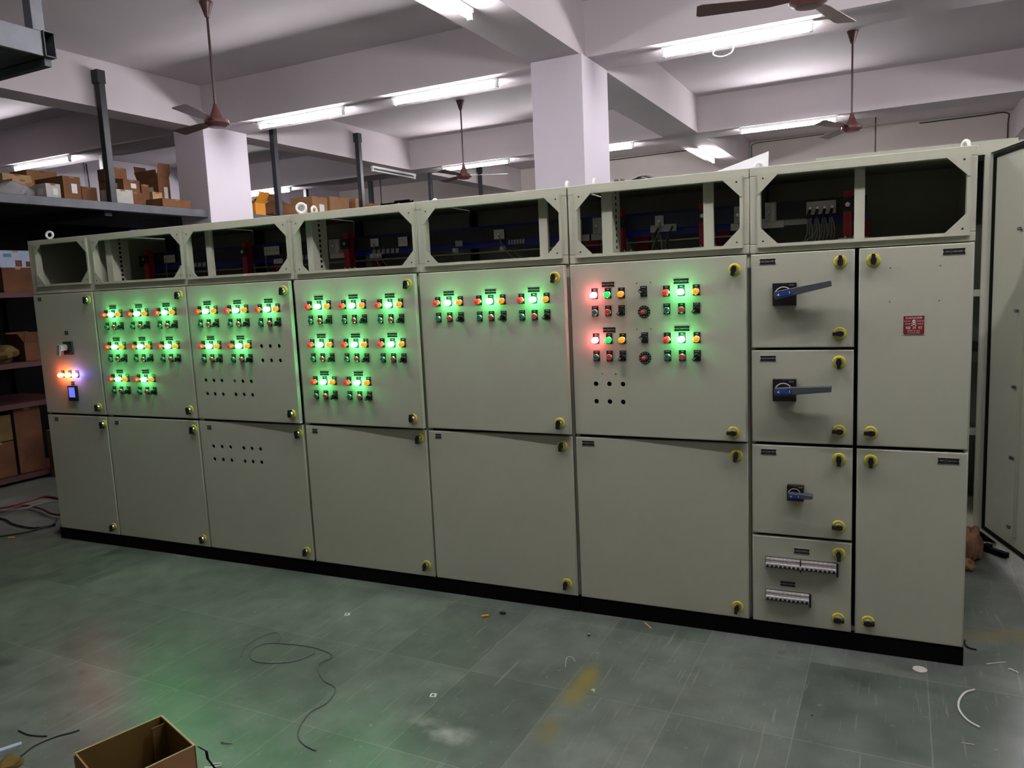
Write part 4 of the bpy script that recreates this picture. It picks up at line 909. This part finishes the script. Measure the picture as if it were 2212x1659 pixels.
m = MB(); m.lathe([(0, 0), (.075, 0), (.08, .03), (.08, .12), (.05, .14), (0, .14)], (-.16, .42, 0), (0, 0, 1), 'black_matt', 18); tag(build(m, 'black_canister'), 'low black canister standing behind the cable coil at left', 'canister')
fl_tube('yellow_ferrule', [(-.391, -.127), (-.353, -.104)], .005, 'card_orange', 'small yellow ferrule on the floor at the far left', 'ferrule')
crumple(5.80, 1.40, 0, .055, .09, .11, 'cloth', 'brown spotted rag heap upright on the floor behind the end cabinet', 'rag', 'spotted_rag', 21, 'W')
crumple(5.74, 1.19, 0, .05, .05, .035, 'cloth', 'smaller rag on the floor in front of the spotted heap', 'rag', 'spotted_rag', 22, 'W')
m = MB(); m.T = Matrix.Translation((5.925, 1.49, 0)) @ Matrix.Rotation(-.8, 4, 'Z'); m.box(-.07, .07, -.018, .018, 0, .03, 'black_matt'); m.box(-.075, -.035, -.022, .022, 0, .045, 'black_matt'); tag(build(m, 'black_block', bevel=.004), 'black block lying on the floor under the open rear door', 'block')
m = MB(); m.T = Matrix.Translation((5.905, 1.70, 0)) @ Matrix.Rotation(.2, 4, 'Z'); m.box(-.02, .02, -.02, .02, 0, .002, 'paper'); tag(build(m, 'paper_scrap'), 'white paper scrap on the floor beneath the rear cabinet', 'scrap')

# open carton in the foreground
def open_carton():
    A, Rr, Lf = Vector((3.064, -1.768)), Vector((3.314, -1.859)), Vector((2.978, -2.028))
    ex = (Rr-A).normalized(); ey = (Lf-A).normalized(); w = (Rr-A).length; d = (Lf-A).length; h = .25; k = .005
    t = thing('open_carton', 'open empty brown cardboard carton cut off by the lower left edge of the photo', 'box', (A.x+ex.x*w/2+ey.x*d/2, A.y+ex.y*w/2+ey.y*d/2, 0))
    T = Matrix(((ex.x, ey.x, 0, A.x), (ex.y, ey.y, 0, A.y), (0, 0, 1, 0), (0, 0, 0, 1)))
    def part(n, *bx):
        m = MB(); m.T = T
        for b in bx: m.box(*b)
        return build(m, n, t)
    part('bottom', (0, w, 0, d, 0, k, 'card_olive'))
    part('side_wall', (0, w, 0, k, k, h, 'card_olive'), (k, w-k, k, k+.001, h-.003, h+.0005, 'card_edge')); part('side_wall', (0, w, d-k, d, k, h, 'card'))
    part('side_wall', (0, k, k, d-k, k, h, 'card_olive')); part('side_wall', (w-k, w, k, d-k, k, h, 'card'))
    part('rim_edge', (-.0005, w+.0005, -.0005, k+.0005, h, h+.0015, 'card_edge'), (-.0005, k+.0005, k+.0005, d, h, h+.0015, 'card_edge'), (w-k, w+.0005, k+.0005, d, h, h+.0015, 'card_edge'))
    part('inner_flap', (.035, .040, k, .05, k, h-.01, 'card_olive'))
    part('folded_flap', (-.016, -.010, .0, d, h-.1, h-.012, 'card_edge'), (-.010, 0, .0, d, h-.018, h-.012, 'card_edge'))
    m = MB(); P = [Vector(p) for p in ((3.316, -1.856, .246), (3.285, -1.80, .19), (3.218, -1.739, .11), (3.18, -1.68, .03), (3.19, -1.64, .002))]
    vs = []; fs = []
    for i, p in enumerate(P): vs += [p, p+Vector((.018, -.004, .004))]
    for i in range(len(P)-1): fs.append((2*i, 2*i+1, 2*i+3, 2*i+2))
    m.add(vs, fs, 'black_matt'); m.add([v+Vector((0, 0, -.002)) for v in vs], fs, 'black_matt'); build(m, 'loose_tape', t)
open_carton()
crumple(2.42, -1.91, 0, .04, .04, .02, 'card_olive', 'crumpled scrap of brown paper at the lower left edge', 'paper', 'brown_paper', 33, 'W')
for i, (x, y, a) in enumerate(((3.135, -1.63, .5), (3.15, -1.645, .7), (3.14, -1.66, .3))):
    m = MB(); m.T = Matrix.Translation((x, y, .003+.003*i)) @ Matrix.Rotation(a, 4, 'Z'); m.box(-.02, .02, -.0025, .0025, -.0025, .0005, 'white')
    tag(build(m, 'cable_tie_offcut'), 'white cable tie offcut on the floor behind the open carton', 'cable tie', 'white cable tie offcuts behind the carton')
